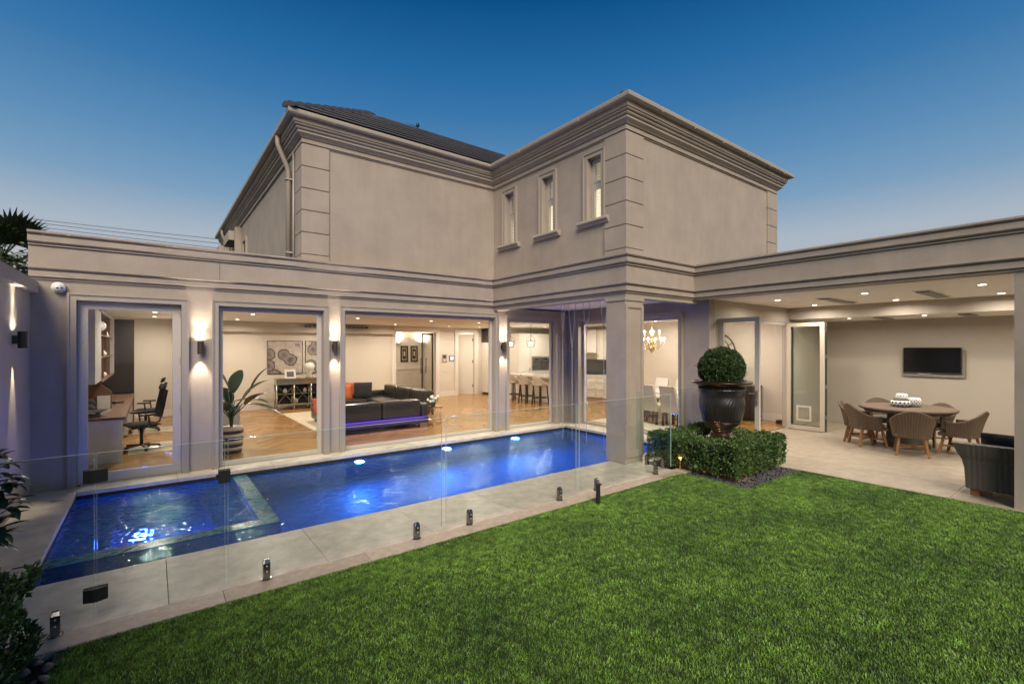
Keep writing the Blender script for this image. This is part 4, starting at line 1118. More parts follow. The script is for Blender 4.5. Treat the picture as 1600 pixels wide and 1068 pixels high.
tag(MB().lathe([(.09,0),(.10,.02),(.08,.12),(.15,.26),(.17,.38),(.13,.44),(.11,.45),(.11,.48),(0,.48)],28,(3.98,15.88,.986)).build('ginger_jar', m_ivory), 'ivory ginger jar on the console table', 'vase')
def leaf_cloud(mb, c, r, n, ls, seed=0, shell=.0, keep=None):
    R = np.random.default_rng(seed); k = 0
    while k < n:
        u = R.normal(size=3); u /= np.linalg.norm(u); t = (shell+(1-shell)*R.random())**(1/3)
        p = np.array(c)+u*np.array(r)*t
        if keep and not keep(p): continue
        add_leaf(mb, p, u, ls*(.6+.8*R.random()), R); k += 1
def add_leaf(mb, p, out, L_, R):
    d = np.array(out)*.6+R.normal(size=3)*.6; d[2] += .25; d /= np.linalg.norm(d)+1e-9
    s = np.cross(d, R.normal(size=3)); s /= np.linalg.norm(s)+1e-9; nn = np.cross(d, s)
    w = L_*.30
    a = p; b = p+d*L_*.5+s*w-nn*w*.3; c = p+d*L_; e = p+d*L_*.5-s*w-nn*w*.3; m_ = p+d*L_*.5+nn*w*.2
    mb.add([a,b,c,e,m_], [(0,1,4),(1,2,4),(2,3,4),(3,0,4)])
fb = thing('flower_bowl', 'white bowl of white orchids and green leaves on the console table', 'flowers', (4.35,15.88,.986))
MB().lathe([(.05,0),(.11,.05),(.13,.12),(.12,.12),(.04,.03)],18,(4.35,15.88,.986)).build('bowl', m_ivory, fb)
mb = MB(); leaf_cloud(mb,(4.33,15.86,1.2),(.16,.12,.10),60,.10,3); mb.build('foliage', m_leaf, fb)
mb = MB(); 
for i in range(9): mb.blob((4.33+random.uniform(-.13,.13),15.82+random.uniform(-.06,.06),1.2+random.uniform(-.05,.12)),.03,7,5)
mb.build('blossom', m_white, fb)
# ornaments inside the console
for i,(x,z) in enumerate(((3.28,.525),(3.86,.525),(4.02,.525),(3.6,.205),(4.5,.525))):
    tag(MB().lathe([(.04,0),(.06,.05),(.05,.11),(.02,.15),(0,.15)],12,(x,15.9,z)).build('ornament', m_ivory), ['small ivory ornament on the left bay of the console shelf','small ivory ornament in the second bay of the console','rounded ivory ornament beside another in the second console bay','ivory ornament on the bottom shelf of the console','ivory ornament in the bay of the console nearest the sofa'][i], 'ornament')
# rug
rg = tag(box(2.98,11.15,F2+.001,5.9,14.9,F2+.014).build('rug', mat('cream_rug',(.60,.52,.38),.95,bump=.004,bscale=70,var=.04,vscale=8)), 'large cream woven rug on the living room floor', 'rug')

# --- sectional sofa
sf = thing('sectional_sofa', 'large black leather corner sofa with metal feet seen from behind through the wide window', 'sofa', (4.6,11.5,F2))
def SB(name, x0,y0,z0,x1,y1,z1,m=m_leather,b=.05): return box(x0,y0,z0,x1,y1,z1).build(name, m, sf, bevel=b)
SB('base',3.05,10.30,.14,5.32,11.35,.30,b=.015); SB('base',5.0,11.36,.14,6.05,14.2,.30,b=.015); SB('base',4.15,13.4,.14,4.98,14.4,.30,b=.015)
SB('backrest',3.08,10.32,.301,4.16,10.62,.70,b=.07); SB('backrest',4.18,10.32,.301,5.14,10.62,.70,b=.07)
SB('arm',5.16,10.30,.301,5.36,11.35,.60,b=.06)
SB('seat_cushion',3.10,10.63,.301,4.16,11.34,.45); SB('seat_cushion',4.18,10.63,.301,5.14,11.34,.45)
for i in range(3): 
    y = 11.4+i*.94; SB('seat_cushion',5.02,y,.301,5.75,y+.92,.45); SB('backrest',5.77,y,.301,6.08,y+.92,.80,b=.08)
SB('arm',5.0,14.21,.14,6.05,14.42,.62,b=.06); SB('seat_cushion',4.2,13.42,.301,4.98,14.15,.45); SB('backrest',4.2,14.16,.301,4.98,14.42,.72,b=.08)
for (x,y) in ((3.15,10.36),(5.2,10.36),(5.95,14.3),(4.3,14.3)): box(x-.09,y-.04,.02,x+.09,y+.04,.139).build('foot', m_steel, sf)
tag(cushion('cushion', m_orange, None, (4.45,13.95,.62), (.5,.5,.18), rx=rad(72)), 'orange patterned cushion in front on the far end of the sofa', 'cushion', None)
tag(cushion('cushion', mat('rust_fabric',(.42,.11,.05),.85), None, (4.72,14.05,.68), (.46,.46,.16), rx=rad(76)), 'rust coloured cushion tucked behind the black one', 'cushion')
tag(cushion('cushion', m_charc, None, (5.0,13.85,.66), (.52,.52,.2), rz=rad(-20), rx=rad(72)), 'large black cushion with pale piping on the sofa corner', 'cushion')
tag(cushion('cushion', mat('red_fabric',(.40,.07,.03),.85), None, (3.12,11.3,.60), (.4,.4,.2), rx=rad(60)), 'rust red cushion at the near left end of the sofa', 'cushion')
MB().box(3.1,10.285,.285,5.3,10.2985,.295).build('pool_reflection_strip', glow('pool_reflection_glow',(.22,.12,1),0.7), sf)  # added glowing strip in place of the pool's reflection in the window
l = bpy.data.lights.new('pool_reflection_lamp','AREA'); l.shape='RECTANGLE'; l.size=2.1; l.size_y=.03; l.energy=9; l.color=(.2,.08,1)  # added lamp, spreads the violet of that reflection over the sofa base
o = bpy.data.objects.new('pool_reflection_lamp', l); col.objects.link(o); o.location=(4.2,10.24,.29); o.rotation_euler=(rad(35),0,0)
ot = thing('ottoman', 'wide black leather ottoman inside the corner of the sofa', 'ottoman', (4.0,12.4,F2))
box(3.3,11.75,.10,4.7,13.0,.42).build('body', m_leather, ot, bevel=.05)
for x in (3.4,4.6):
    for y in (11.85,12.9): MB().cbox(x,y,.02,.06,.06,.08).build('foot', m_steel, ot)
ty = tag(MB().box(3.75,12.1,.425,4.45,12.55,.44).box(3.75,12.1,.44,3.77,12.55,.48).box(4.43,12.1,.44,4.45,12.55,.48).build('tray', m_black), 'black tray lying on the ottoman', 'tray')
bo = thing('bouquet', 'small white and red flower posy in a glass on the ottoman', 'flowers', (3.5,12.3,.42))
MB().lathe([(.04,0),(.05,.1),(.045,.14)],12,(3.5,12.3,.425)).build('vase', m_wgloss, bo)
mb = MB(); [mb.blob((3.5+random.uniform(-.09,.09),12.3+random.uniform(-.08,.08),.62+random.uniform(-.04,.06)),.035,7,5) for _ in range(9)]; mb.build('blossom', m_white, bo)
mb = MB(); [mb.blob((3.54+random.uniform(-.06,.06),12.3+random.uniform(-.06,.06),.76+random.uniform(-.04,.06)),.03,7,5) for _ in range(6)]; mb.build('red_blossom', bpy.data.materials['red_fabric'], bo)
# --- side table and flowers
stb = thing('side_table', 'small round gold wire side table at the end of the sofa', 'side table', (5.62,10.55,F2))
MB().lathe([(0,.46),(.21,.46),(.21,.485),(0,.485)],28,(5.62,10.55,0),False).build('table_top', m_gold, stb)
for k in range(14):
    a = 2*pi*k/14; MB().tube([(5.62+.19*cos(a),10.55+.19*sin(a),.46),(5.62+.15*cos(a+.5),10.55+.15*sin(a+.5),.03)],.005,5).build('rod', m_gold, stb)
MB().tube([(5.62+.15*cos(2*pi*k/20),10.55+.15*sin(2*pi*k/20),.03) for k in range(20)],.007,6,closed=True).build('base_ring', m_gold, stb)
fl = thing('flower_vase', 'dark vase of white roses on the gold side table', 'flowers', (5.55,10.5,.485))
MB().lathe([(.05,0),(.065,.06),(.055,.11),(.0,.11)],14,(5.55,10.5,.486)).build('vase', m_leaf, fl)
mb = MB(); [mb.blob((5.55+random.uniform(-.12,.12),10.5+random.uniform(-.1,.1),.66+random.uniform(-.05,.09)),.04,8,6) for _ in range(12)]; mb.build('blossom', m_ivory, fl)
mb = MB(); leaf_cloud(mb,(5.55,10.5,.62),(.14,.12,.06),40,.06,5); mb.build('foliage', m_leaf, fl)

# --- wall fittings, hall
for (x, lb) in ((9.17,'beige intercom panel on the wall by the hall'),):
    t = thing('intercom', lb, 'intercom', (x,16.39,1.42)); box(x-.10,16.37,1.38,x+.10,16.399,1.68).build('body', mat('beige_plastic',(.36,.32,.25),.5), t); box(x-.06,16.362,1.53,x+.06,16.3695,1.64).build('screen', m_black, t); box(x-.05,16.362,1.42,x+.05,16.3695,1.48).build('keypad', m_white, t)
t = thing('control_tablet', 'black framed lit touch tablet on the wall beside the intercom', 'tablet', (9.5,16.39,1.45)); box(9.39,16.375,1.42,9.61,16.399,1.62).build('body', m_black, t); box(9.42,16.368,1.445,9.58,16.3745,1.595).build('screen', glow('tablet_screen',(.6,.85,1),1.2), t)
for (x, lb) in ((9.22,'white light switch plate below the intercom'),(9.62,'white light switch plate nearer the doorway')):
    t = thing('light_switch', lb, 'light switch', (x,16.39,1.0)); box(x-.06,16.385,.98,x+.06,16.399,1.06).build('plate', m_white, t); box(x-.02,16.38,1.0,x+.02,16.3845,1.04).build('rocker', m_skirt, t)
m_hp = mat('print_paper', (.6,.57,.5), .8)
for x, lb in ((8.66,'small dark framed print on the hall wall, further from the door'),(9.12,'small dark framed print on the hall wall, beside the sliding door')):
    t = frame_pic('framed_print', lb, x-.17, x+.17, 1.32, 2.02, 18.998, m_mirror, m_darkwood, .05)
    box(x-.07,18.978,1.47,x+.07,18.982,1.87).build('mount', m_charc, t); box(x-.03,18.974,1.58,x+.03,18.9775,1.78).build('motif', m_hp, t)
for x, lb in ((8.35,'plaster uplight glowing on the hall wall left of the prints'),(9.46,'plaster uplight glowing on the hall wall by the sliding door')):
    t = thing('wall_uplight', lb, 'wall light', (x,18.95,2.1)); MB().lathe([(.02,0),(.10,.05),(.14,.11),(.13,.11),(.02,.03)],18,(x,18.88,2.06)).build('bowl', m_white, t)
    MB().blob((x,18.88,2.14),(.09,.06,.04),10,6).build('bulb', m_bulb, t)
    area((x,18.86,2.22), 5, WARM, .12, (0,0,1))

# --- bar stools
def bar_stool():
    t = thing('bar_stool', '', 'bar stool')
    cushion('seat', m_linen, t, (0,0,.68), (.46,.46,.12), world=False, puff=.7)
    vs = []; fs = []; n = 16
    for i in range(n+1):
        a = rad(80+200*i/n); r = .235; hgt = .70+.30*max(0,cos((a-pi)*1.0))**.8
        for (rr, z) in ((r,.64),(r+.02,.70+(hgt-.70)*.6),(r+.045,hgt),(r+.01,hgt),(r-.02,.66)): vs.append((rr*cos(a), rr*sin(a), z))
    for i in range(n):
        for k in range(4): a = i*5+k; fs.append((a,a+5,a+6,a+1))
    MB().add(vs, fs, True).build('backrest', m_linen, t, world=False)
    for sx_ in (-1,1):
        for sy_ in (-1,1): MB().obox((sx_*.16,sy_*.16,.64),(sx_*.20,sy_*.20,0),.035,.035).build('leg', m_darkwood, t, world=False)
    for s in (-1,1): MB().obox((s*.19,-.185,.24),(s*.19,.185,.24),.02,.03).obox((-.185,s*.19,.24),(.185,s*.19,.24),.02,.03).build('footrest', m_darkwood, t, world=False)
    return t
bs = bar_stool(); us = [False]; bs['group'] = 'bar stools at the kitchen island'
for (x,y,lb) in ((10.42,12.05,'beige upholstered bar stool nearest the dining window, right of the three'),(10.42,12.78,'beige upholstered bar stool in the middle of the three at the island'),(10.42,13.5,'beige upholstered bar stool at the far end, partly behind the pillar light')):
    place(bs, us, (x,y,F2), 0, lb)
# --- lantern pendants
def lantern():
    t = thing('lantern_pendant', '', 'pendant lamp')
    MB().tube([(0,0,.42),(0,0,.74)],.006,6).build('chain', m_black, t, world=False)
    MB().lathe([(.05,.74),(.05,.755),(0,.755)],14,smooth=False).build('ceiling_rose', m_black, t, world=False)
    mb = MB(); 
    for k in range(4):
        a = pi/4+k*pi/2; A = (.16*cos(a),.16*sin(a),.20); B_ = (.11*cos(a),.11*sin(a),-.02); C_ = (.05*cos(a),.05*sin(a),.34)
        mb.tube([B_,A],.007,6); mb.tube([A,(.13*cos(a),.13*sin(a),.29),C_,(0,0,.42)],.006,6)
        a2 = a+pi/2; mb.tube([A,(.16*cos(a2),.16*sin(a2),.20)],.008,6); mb.tube([B_,(.11*cos(a2),.11*sin(a2),-.02)],.006,6)
    mb.build('cage', m_black, t, world=False)
    for k in range(4):
        a = pi/4+k*pi/2; a2 = a+pi/2
        MB().add([(.108*cos(a),.108*sin(a),-.015),(.108*cos(a2),.108*sin(a2),-.015),(.157*cos(a2),.157*sin(a2),.195),(.157*cos(a),.157*sin(a),.195)],[(0,1,2,3)]).build('pane', m_glass, t, world=False)
    for k in range(3):
        a = k*2.09; MB().lathe([(.012,.02),(.012,.08),(.022,.12),(.0,.17)],8,(.04*cos(a),.04*sin(a),0)).build('bulb', m_bulb, t, world=False)
    return t
ln_ = lantern(); us = [False]; ln_['group'] = 'lantern pendants over the island'
for (x,y,lb) in ((10.75,12.95,'glass lantern pendant with lit candles in the middle of the kitchen window'),(10.75,14.15,'glass lantern pendant partly hidden behind the pillar light')):
    place(ln_, us, (x,y,1.985), 0, lb)
    l = bpy.data.lights.new('lantern_light','POINT'); l.energy = 9; l.color = WARM; l.shadow_soft_size = .12
    o = bpy.data.objects.new('lantern_light', l); col.objects.link(o); o.location = (x,y,2.05)

# --- dining room
dt = thing('dining_table', 'long pale stone dining table on dark pedestals in the dining room', 'dining table', (11.0,7.5,F2))
box(10.55,5.95,.735,11.5,8.95,.775).build('table_top', bpy.data.materials['pale_stone_top'], dt, bevel=.006)
for y in (6.6,8.3): MB().cbox(11.02,y,.02,.5,.5,.05).cbox(11.02,y,.07,.25,.3,.664).build('pedestal', m_darkwood, dt)
def dining_chair(m, tuft=False):
    t = thing('dining_chair', '', 'dining chair')
    cushion('seat', m, t, (.02,0,.46), (.50,.50,.12), world=False, puff=.75)
    vs = []; fs = []; n = 6
    for i in range(n+1):
        z = .34+.66*i/n; x = -.20-.14*(i/n)**1.2; w = .245-.035*(i/n)
        vs += [(x-.045,-w,z),(x-.045,w,z),(x+.035,w,z),(x+.035,-w,z)]
    for i in range(n):
        for k in range(4): a = i*4; fs.append((a+k,a+(k+1)%4,a+4+(k+1)%4,a+4+k))
    fs += [(3,2,1,0),tuple(n*4+k for k in range(4))]
    MB().add(vs, fs).build('backrest', m, t, world=False, bevel=.012)
    if tuft:
        for j in range(3):
            for i in range(2): MB().blob((-.255-.05*i,-.12+.12*j,.72+.14*i),.012,6,4).build('button', m_steel, t, world=False)
    for sx_ in (-1,1):
        for sy_ in (-1,1): MB().obox((sx_*.19,sy_*.20,.42),(sx_*.22,sy_*.21,0),.04,.04).build('leg', m_darkwood, t, world=False)
    return t
dc = dining_chair(m_linen); us = [False]; dc['group'] = 'beige dining chairs with their backs to the garden'
for (x,y,lb) in ((10.15,6.70,'beige dining chair nearest the garden hedge, right of the row'),(10.15,7.30,'beige dining chair second in the row seen from behind'),(10.15,7.90,'beige dining chair half hidden behind the big square column')):
    place(dc, us, (x,y,F2), 0, lb)
m_tuft = mat('white_tufted', (.74,.71,.64), .85)
dc2 = dining_chair(m_tuft, True); us = [False]; dc2['group'] = 'white tufted chairs across the dining table'
for (x,y,lb) in ((11.95,7.15,'white tufted chair across the table, right of the three'),(11.95,7.85,'white tufted chair across the table, middle of the three'),(11.95,8.55,'white tufted chair across the table, beside the column')):
    place(dc2, us, (x,y,F2), pi, lb)
# chandelier
chn = thing('chandelier', 'brass chandelier with curved arms and bare lit bulbs in the dining window', 'chandelier', (11.0,8.0,1.79))
C0 = Vector((11.0,8.0,1.79))
MB().lathe([(0,0),(.02,.02),(.03,.04),(.075,.10),(.085,.14),(.06,.19),(.03,.22),(.05,.27),(.05,.31),(.025,.35),(.04,.40),(.02,.45),(.012,.60),(0,.62)],20,C0).build('stem', m_brass, chn)
MB().tube([C0+Vector((0,0,.6)),C0+Vector((0,0,.95))],.008,6).build('chain', m_brass, chn)
for tier,(n_,r_,z_,zt) in enumerate(((6,.34,.24,.30),(4,.20,.34,.50))):
    for k in range(n_):
        a = 2*pi*k/n_+.35+tier*.4; u = Vector((cos(a),sin(a),0)); pts_ = []
        for s_ in range(13):
            q = s_/12; pts_.append(C0+u*(.03+(r_-.03)*q)+Vector((0,0,z_-.13*sin(q*pi*.95)*(1 if q < .8 else .85)+(zt-z_)*max(0,(q-.6)/.4)**1.5)))
        am = MB().tube(pts_,.008,6).build('arm', m_brass, chn); e_ = pts_[-1]
        MB().lathe([(.035,0),(.03,.012),(.012,.015),(.012,.08),(0,.08)],10,e_).build('candle', m_brass, am)
        MB().blob(e_+Vector((0,0,.11)),(.028,.028,.036),8,6).build('bulb', glow('bare_bulb_glow',(1,.9,.74),30) if 'bare_bulb_glow' not in bpy.data.materials else bpy.data.materials['bare_bulb_glow'], am)
l = bpy.data.lights.new('chandelier_light','POINT'); l.energy = 18; l.color = WARM; l.shadow_soft_size = .25
o = bpy.data.objects.new('chandelier_light', l); col.objects.link(o); o.location = (11.0,8.0,2.45)
# tall ornament on the far end
tag(MB().lathe([(.10,0),(.12,.05),(.05,.10),(.12,.18),(.12,.24),(.05,.29),(.09,.36),(.09,.42),(.04,.46),(.06,.52),(.0,.58)],18,(11.05,6.15,.776)).build('ornament', m_ivory), 'pale stacked ornament at the garden end of the dining table', 'ornament')
# sideboard, round lattice clock, ornament
sb = thing('sideboard', 'dark timber sideboard against the dining room wall', 'sideboard', (12.6,6.7,F2))
box(12.42,5.95,.08,12.93,8.0,.90).build('body', m_darkwood, sb); box(12.40,5.92,.901,12.94,8.03,.94).build('top', m_darkwood, sb); box(12.46,6.0,.02,12.9,7.95,.0795).build('plinth', m_darkwood, sb)
for i in range(4):
    y = 5.98+i*.505; d = box(12.40,y,.12,12.4195,y+.49,.88).build('door', m_darkwood, sb); MB().blob((12.385,y+.44,.5),.015,8,6).build('knob', m_steel, d)
ck = thing('round_wall_lattice', 'large round dark metal lattice clock on the dining room wall', 'wall clock', (12.93,7.2,1.75))
CY, CZ2 = 7.2, 1.80
def ring(r, t): return [(12.92,CY+r*cos(2*pi*k/36),CZ2+r*sin(2*pi*k/36)) for k in range(36)]
for r, tt in ((.56,.016),(.42,.010),(.28,.010),(.14,.010)): MB().tube(ring(r,0),tt,6,closed=True).build('ring', m_bronze, ck)
for k in range(12):
    a = 2*pi*k/12; MB().tube([(12.92,CY+.14*cos(a),CZ2+.14*sin(a)),(12.92,CY+.56*cos(a),CZ2+.56*sin(a))],.008,6).build('spoke', m_bronze, ck)
sh = thing('shell_sculpture', 'pale curled shell sculpture on the sideboard', 'sculpture', (12.65,6.25,.945))
mb = MB().cbox(12.65,6.3,.942,.12,.25,.03)
pts_ = []; 
for k in range(40):
    q = k/39; a = -1.2+q*7.5; r = .30*(1-q)**.9+.02; pts_.append((12.65,6.35+r*cos(a),1.27+r*sin(a)))
mb.tube(pts_,[.05*(1-.7*k/39)+.012 for k in range(40)],8); mb.build('shell', m_ivory, sh)
tag(MB().box(12.62,5.32,.02,12.80,5.44,.10).build('door_stop', m_darkwood), 'small dark box on the floor by the skirting', 'door stop')
tag(box(9.15,5.5,F2+.001,10.1,8.6,F2+.01).build('dining_rug', mat('pale_runner',(.50,.44,.34),.95)), 'pale runner rug inside the dining window', 'rug')
# ================================================================== THINGS OUTDOORS
# --- up and down wall lights
def spot(loc, d, e, ang, c, r=.02, blend=.8):
    l = bpy.data.lights.new('spot_lamp','SPOT'); l.energy = e; l.color = c; l.spot_size = rad(ang); l.spot_blend = blend; l.shadow_soft_size = r
    o = bpy.data.objects.new('spot_lamp', l); col.objects.link(o); o.location = loc; o.rotation_euler = Vector(d).to_track_quat('-Z','Y').to_euler()
m_sbulb = glow('sconce_lens_glow', (1,.88,.72), 110)
def sconce(x, y, z, nx, ny, label, m, e=34, ang=62):
    t = thing('wall_light', label, 'wall light', (x, y, z-.10), 0, 'up and down wall lights')
    cx_, cy_ = x+nx*.085, y+ny*.085
    MB().lathe([(.040,-.10),(.045,-.10),(.045,.10),(.040,.10),(.040,.085),(.0,.085)],24,(cx_,cy_,z),False).build('body', m, t)
    MB().obox((x,y,z),(x+nx*.05,y+ny*.05,z),.07,.10).build('bracket', m_black, t)
    for s in (-1,1): MB().add([(cx_+.039*cos(2*pi*i/16),cy_+.039*sin(2*pi*i/16),z+s*.088) for i in range(16)], [tuple(range(16))]).build('lens', m_sbulb, t)
    for s in (-1,1): spot((cx_,cy_,z+s*.108),(-nx*.10,-ny*.10,s),e,ang,(1,.84,.66))
sconce(.605, FY, 1.945, 0, -1, 'bronze up and down light on the pillar beside the study door', m_bronze)
sconce(2.672, FY, 1.96, 0, -1, 'bronze up and down light on the pillar between the two living room windows', m_bronze)
sconce(6.53, FY, 1.965, 0, -1, 'bronze up and down light on the pillar left of the kitchen window', m_bronze)
sconce(-1.30, 7.93, 2.04, 1, 0, 'black up and down light on the left boundary wall', m_black, 42, 34)
# security camera
sc_ = thing('security_camera', 'white dome security camera above the study door', 'camera', (-1.02,8.9,2.77))
MB().lathe([(.075,0),(.075,.03),(.06,.05),(0,.05)],20).build('base', m_white, sc_, world=False).rotation_euler = (rad(90),0,0)
d_ = MB().blob((0,-.06,-.01),(.055,.055,.05),14,10).build('dome', m_white, sc_, world=False)
MB().blob((0,-.105,-.015),(.022,.012,.014),8,6).blob((.035,-.095,-.012),(.012,.012,.012),8,6).build('lens', m_black, d_, world=False)

# --- frameless pool fence
fc = thing('pool_fence', 'frameless glass pool fence on short steel spigots along the turf edge', 'fence', (2.5,4.41,0))
m_pedge = mat('polished_glass_edge', (.42,.55,.50), .12)
def gpanel(x0,y0,x1,y1,par=fc,name='glass_panel',z0=.055,z1=1.205):
    dx, dy = x1-x0, y1-y0; Lh = sqrt(dx*dx+dy*dy); nx_, ny_ = -dy/Lh*.006, dx/Lh*.006; ex, ey = dx/Lh*.002, dy/Lh*.002
    g_ = MB().prism([(x0-nx_,y0-ny_),(x1-nx_,y1-ny_),(x1+nx_,y1+ny_),(x0+nx_,y0+ny_)], z0, z1).build(name, m_fglass, par)
    MB().prism([(x0-nx_,y0-ny_),(x1-nx_,y1-ny_),(x1+nx_,y1+ny_),(x0+nx_,y0+ny_)], z1+.0005, z1+.0035).prism(
        [(x0-ex-nx_,y0-ey-ny_),(x0-ex*.2-nx_,y0-ey*.2-ny_),(x0-ex*.2+nx_,y0-ey*.2+ny_),(x0-ex+nx_,y0-ey+ny_)], z0, z1).prism(
        [(x1+ex*.2-nx_,y1+ey*.2-ny_),(x1+ex-nx_,y1+ey-ny_),(x1+ex+nx_,y1+ey+ny_),(x1+ex*.2+nx_,y1+ey*.2+ny_)], z0, z1).build('polished_edge', m_pedge, g_)
    return g_
FYY = 4.41
for a, b in ((-1.28,-.325),(.487,2.434),(2.488,4.434),(4.494,6.553)): gpanel(a,FYY,b,FYY)
gate = gpanel(-.308,FYY,.462,FYY,fc,'gate')
gpanel(6.572,4.43,6.572,5.06); gpanel(7.62,4.965,8.66,4.965)
sp_us = [None]
m_spig = mat('spigot_steel', (.30,.29,.27), .25, metal=1)
def spigot(x,y):
    if sp_us[0] is None:
        mb = MB().prism([(-.026,-.026),(.026,-.026),(.026,.026),(-.026,.026)],0,.14)
        mb.add([(-.026,-.026,.14),(.026,-.026,.14),(.026,.026,.14),(-.026,.026,.14),(-.02,-.012,.165),(.02,-.012,.165),(.02,.012,.165),(-.02,.012,.165)],[(0,1,5,4),(1,2,6,5),(2,3,7,6),(3,0,4,7),(4,5,6,7)])
        mb.lathe([(.045,0),(.045,.006),(.0,.006)],18,(0,0,.0005),False)
        o = mb.build('spigot', m_spig, fc, world=False, bevel=.003)
        for z in (.07,.115): MB().blob((0,-.027,z),(.006,.004,.006),8,6).build('bolt', m_white, o, world=False)
        sp_us[0] = o
    else: o = copy_tree(sp_us[0], fc)
    o.location = Vector((x,y,.001))-fc.location
for x in (-1.0,-.52,.765,2.146,2.784,4.138,4.832,6.158): spigot(x, FYY)
spigot(6.572,4.56); spigot(6.572,4.88); spigot(7.85,4.965); spigot(8.4,4.965)
def hinge(x, z, s=1):
    mb = MB()
    for sg in (-1,1):
        mb.prism([(0,0),(sg*.066,0),(sg*.066,.012),(sg*.012,.035),(0,.035)] if sg > 0 else [(0,0),(0,.035),(-.012,.035),(-.066,.012),(-.066,0)], -.045, .045, T=lambda a,b,u: (x+a, FYY-.0075-b, z+u))
        mb.prism([(0,0),(sg*.066,0),(sg*.066,.012),(0,.025)] if sg > 0 else [(0,0),(0,.025),(-.066,.012),(-.066,0)], -.045, .045, T=lambda a,b,u: (x+a, FYY+.0075+b, z+u))
    h = mb.build('hinge', m_black, gate, fix=True)
hinge(-.316, 1.05); hinge(-.316, .22)
MB().box(.42,FYY-.035,.87,.50,FYY-.0075,.97).box(.40,FYY-.03,.90,.42,FYY-.01,.94).box(.42,FYY+.0075,.87,.50,FYY+.03,.97).build('latch', m_black, gate, bevel=.004)

# black garden spike light at the turf edge
gl = thing('garden_light', 'slim black bollard light standing in the turf by the fence', 'garden light', (4.43,4.02,0))
MB().lathe([(.028,-.02),(.028,.25),(.024,.26),(0,.26)],16,(4.43,4.02,0),False).build('post', m_black, gl)
MB().box(4.40,3.985,.235,4.46,4.0,.25).build('lens', m_frame_dark, gl)

# --- water curtain falling from the soffit into the pool
m_stream = bpy.data.materials.new('falling_water'); m_stream.use_nodes = True; nt = m_stream.node_tree; nt.nodes.clear()
o = nt.nodes.new('ShaderNodeOutputMaterial'); mx = nt.nodes.new('ShaderNodeMixShader'); mx.inputs[0].default_value = .4
t_ = nt.nodes.new('ShaderNodeBsdfTransparent'); d_ = nt.nodes.new('ShaderNodeBsdfPrincipled'); d_.inputs['Base Color'].default_value = (.85,.86,.88,1); d_.inputs['Roughness'].default_value = .15
nt.links.new(t_.outputs[0], mx.inputs[1]); nt.links.new(d_.outputs[0], mx.inputs[2]); nt.links.new(mx.outputs[0], o.inputs[0])
for i,(x,y,sp,zc) in enumerate(((7.25,7.62,.05,2.3),(7.28,7.36,.10,1.95),(7.28,6.93,.10,2.20),(7.28,6.45,.10,2.35),(7.28,5.95,.10,2.2))):
    t = thing('water_jet', ['water stream from the soffit nearest the inner corner','water stream second from the inner corner, forming a long V','water stream third from the inner corner','water stream just left of the big column','water stream hidden behind the big column'][i], 'water jet', (x,y,2.9), 0, 'water streams falling into the pool')
    n_ = 10
    for s in (-1,1):
        MB().tube([(x,y+s*sp*(1-(k/n_)**1.3),2.905-(2.905-zc)*k/n_) for k in range(n_+1)],[.007+.006*(k/n_) for k in range(n_+1)],6).build('strand', m_stream, t)
    MB().tube([(x,y,zc-(zc-WZ)*k/10) for k in range(11)],[.008*(1-.5*k/10) for k in range(11)],6).build('stream', m_stream, t)
    MB().box(x-.012,y-.13,2.900,x+.012,y+.13,2.9095).build('nozzle', m_steel, t)

# --- foliage helper (vectorised)
def leaves(name, P, O, L_, m, parent=None, seed=0, jit=.6, lift=.25, wr=.30, label=None, kind=None, world=True):
    R = np.random.default_rng(seed); n = len(P)
    d = O*.6+R.normal(size=(n,3))*jit; d[:,2] += lift; d /= np.linalg.norm(d,axis=1)[:,None]
    s = np.cross(d, R.normal(size=(n,3))); s /= np.linalg.norm(s,axis=1)[:,None]; nn = np.cross(d, s)
    Ls = (L_*(.6+.8*R.random(n)))[:,None]; w = Ls*wr
    V = np.stack([P, P+d*Ls*.5+s*w-nn*w*.3, P+d*Ls, P+d*Ls*.5-s*w-nn*w*.3, P+d*Ls*.5+nn*w*.2],1).reshape(-1,3)
    if parent is not None and world: V = V-np.array(parent.location)
    F = [(a,a+1,a+4) for a in range(0,5*n,5)]+[(a+1,a+2,a+4) for a in range(0,5*n,5)]+[(a+2,a+3,a+4) for a in range(0,5*n,5)]+[(a+3,a,a+4) for a in range(0,5*n,5)]
    me = bpy.data.meshes.new(name); me.from_pydata(V.tolist(), [], F); me.materials.append(m); me.update()
    o = bpy.data.objects.new(name, me); col.objects.link(o)
    if parent is not None: o.parent = parent
    if kind: o['kind'] = kind
    return o
m_box = mat('box_leaf', (.06,.115,.024), .4, island=.55)
m_twig = mat('twig', (.05,.035,.022), .9)
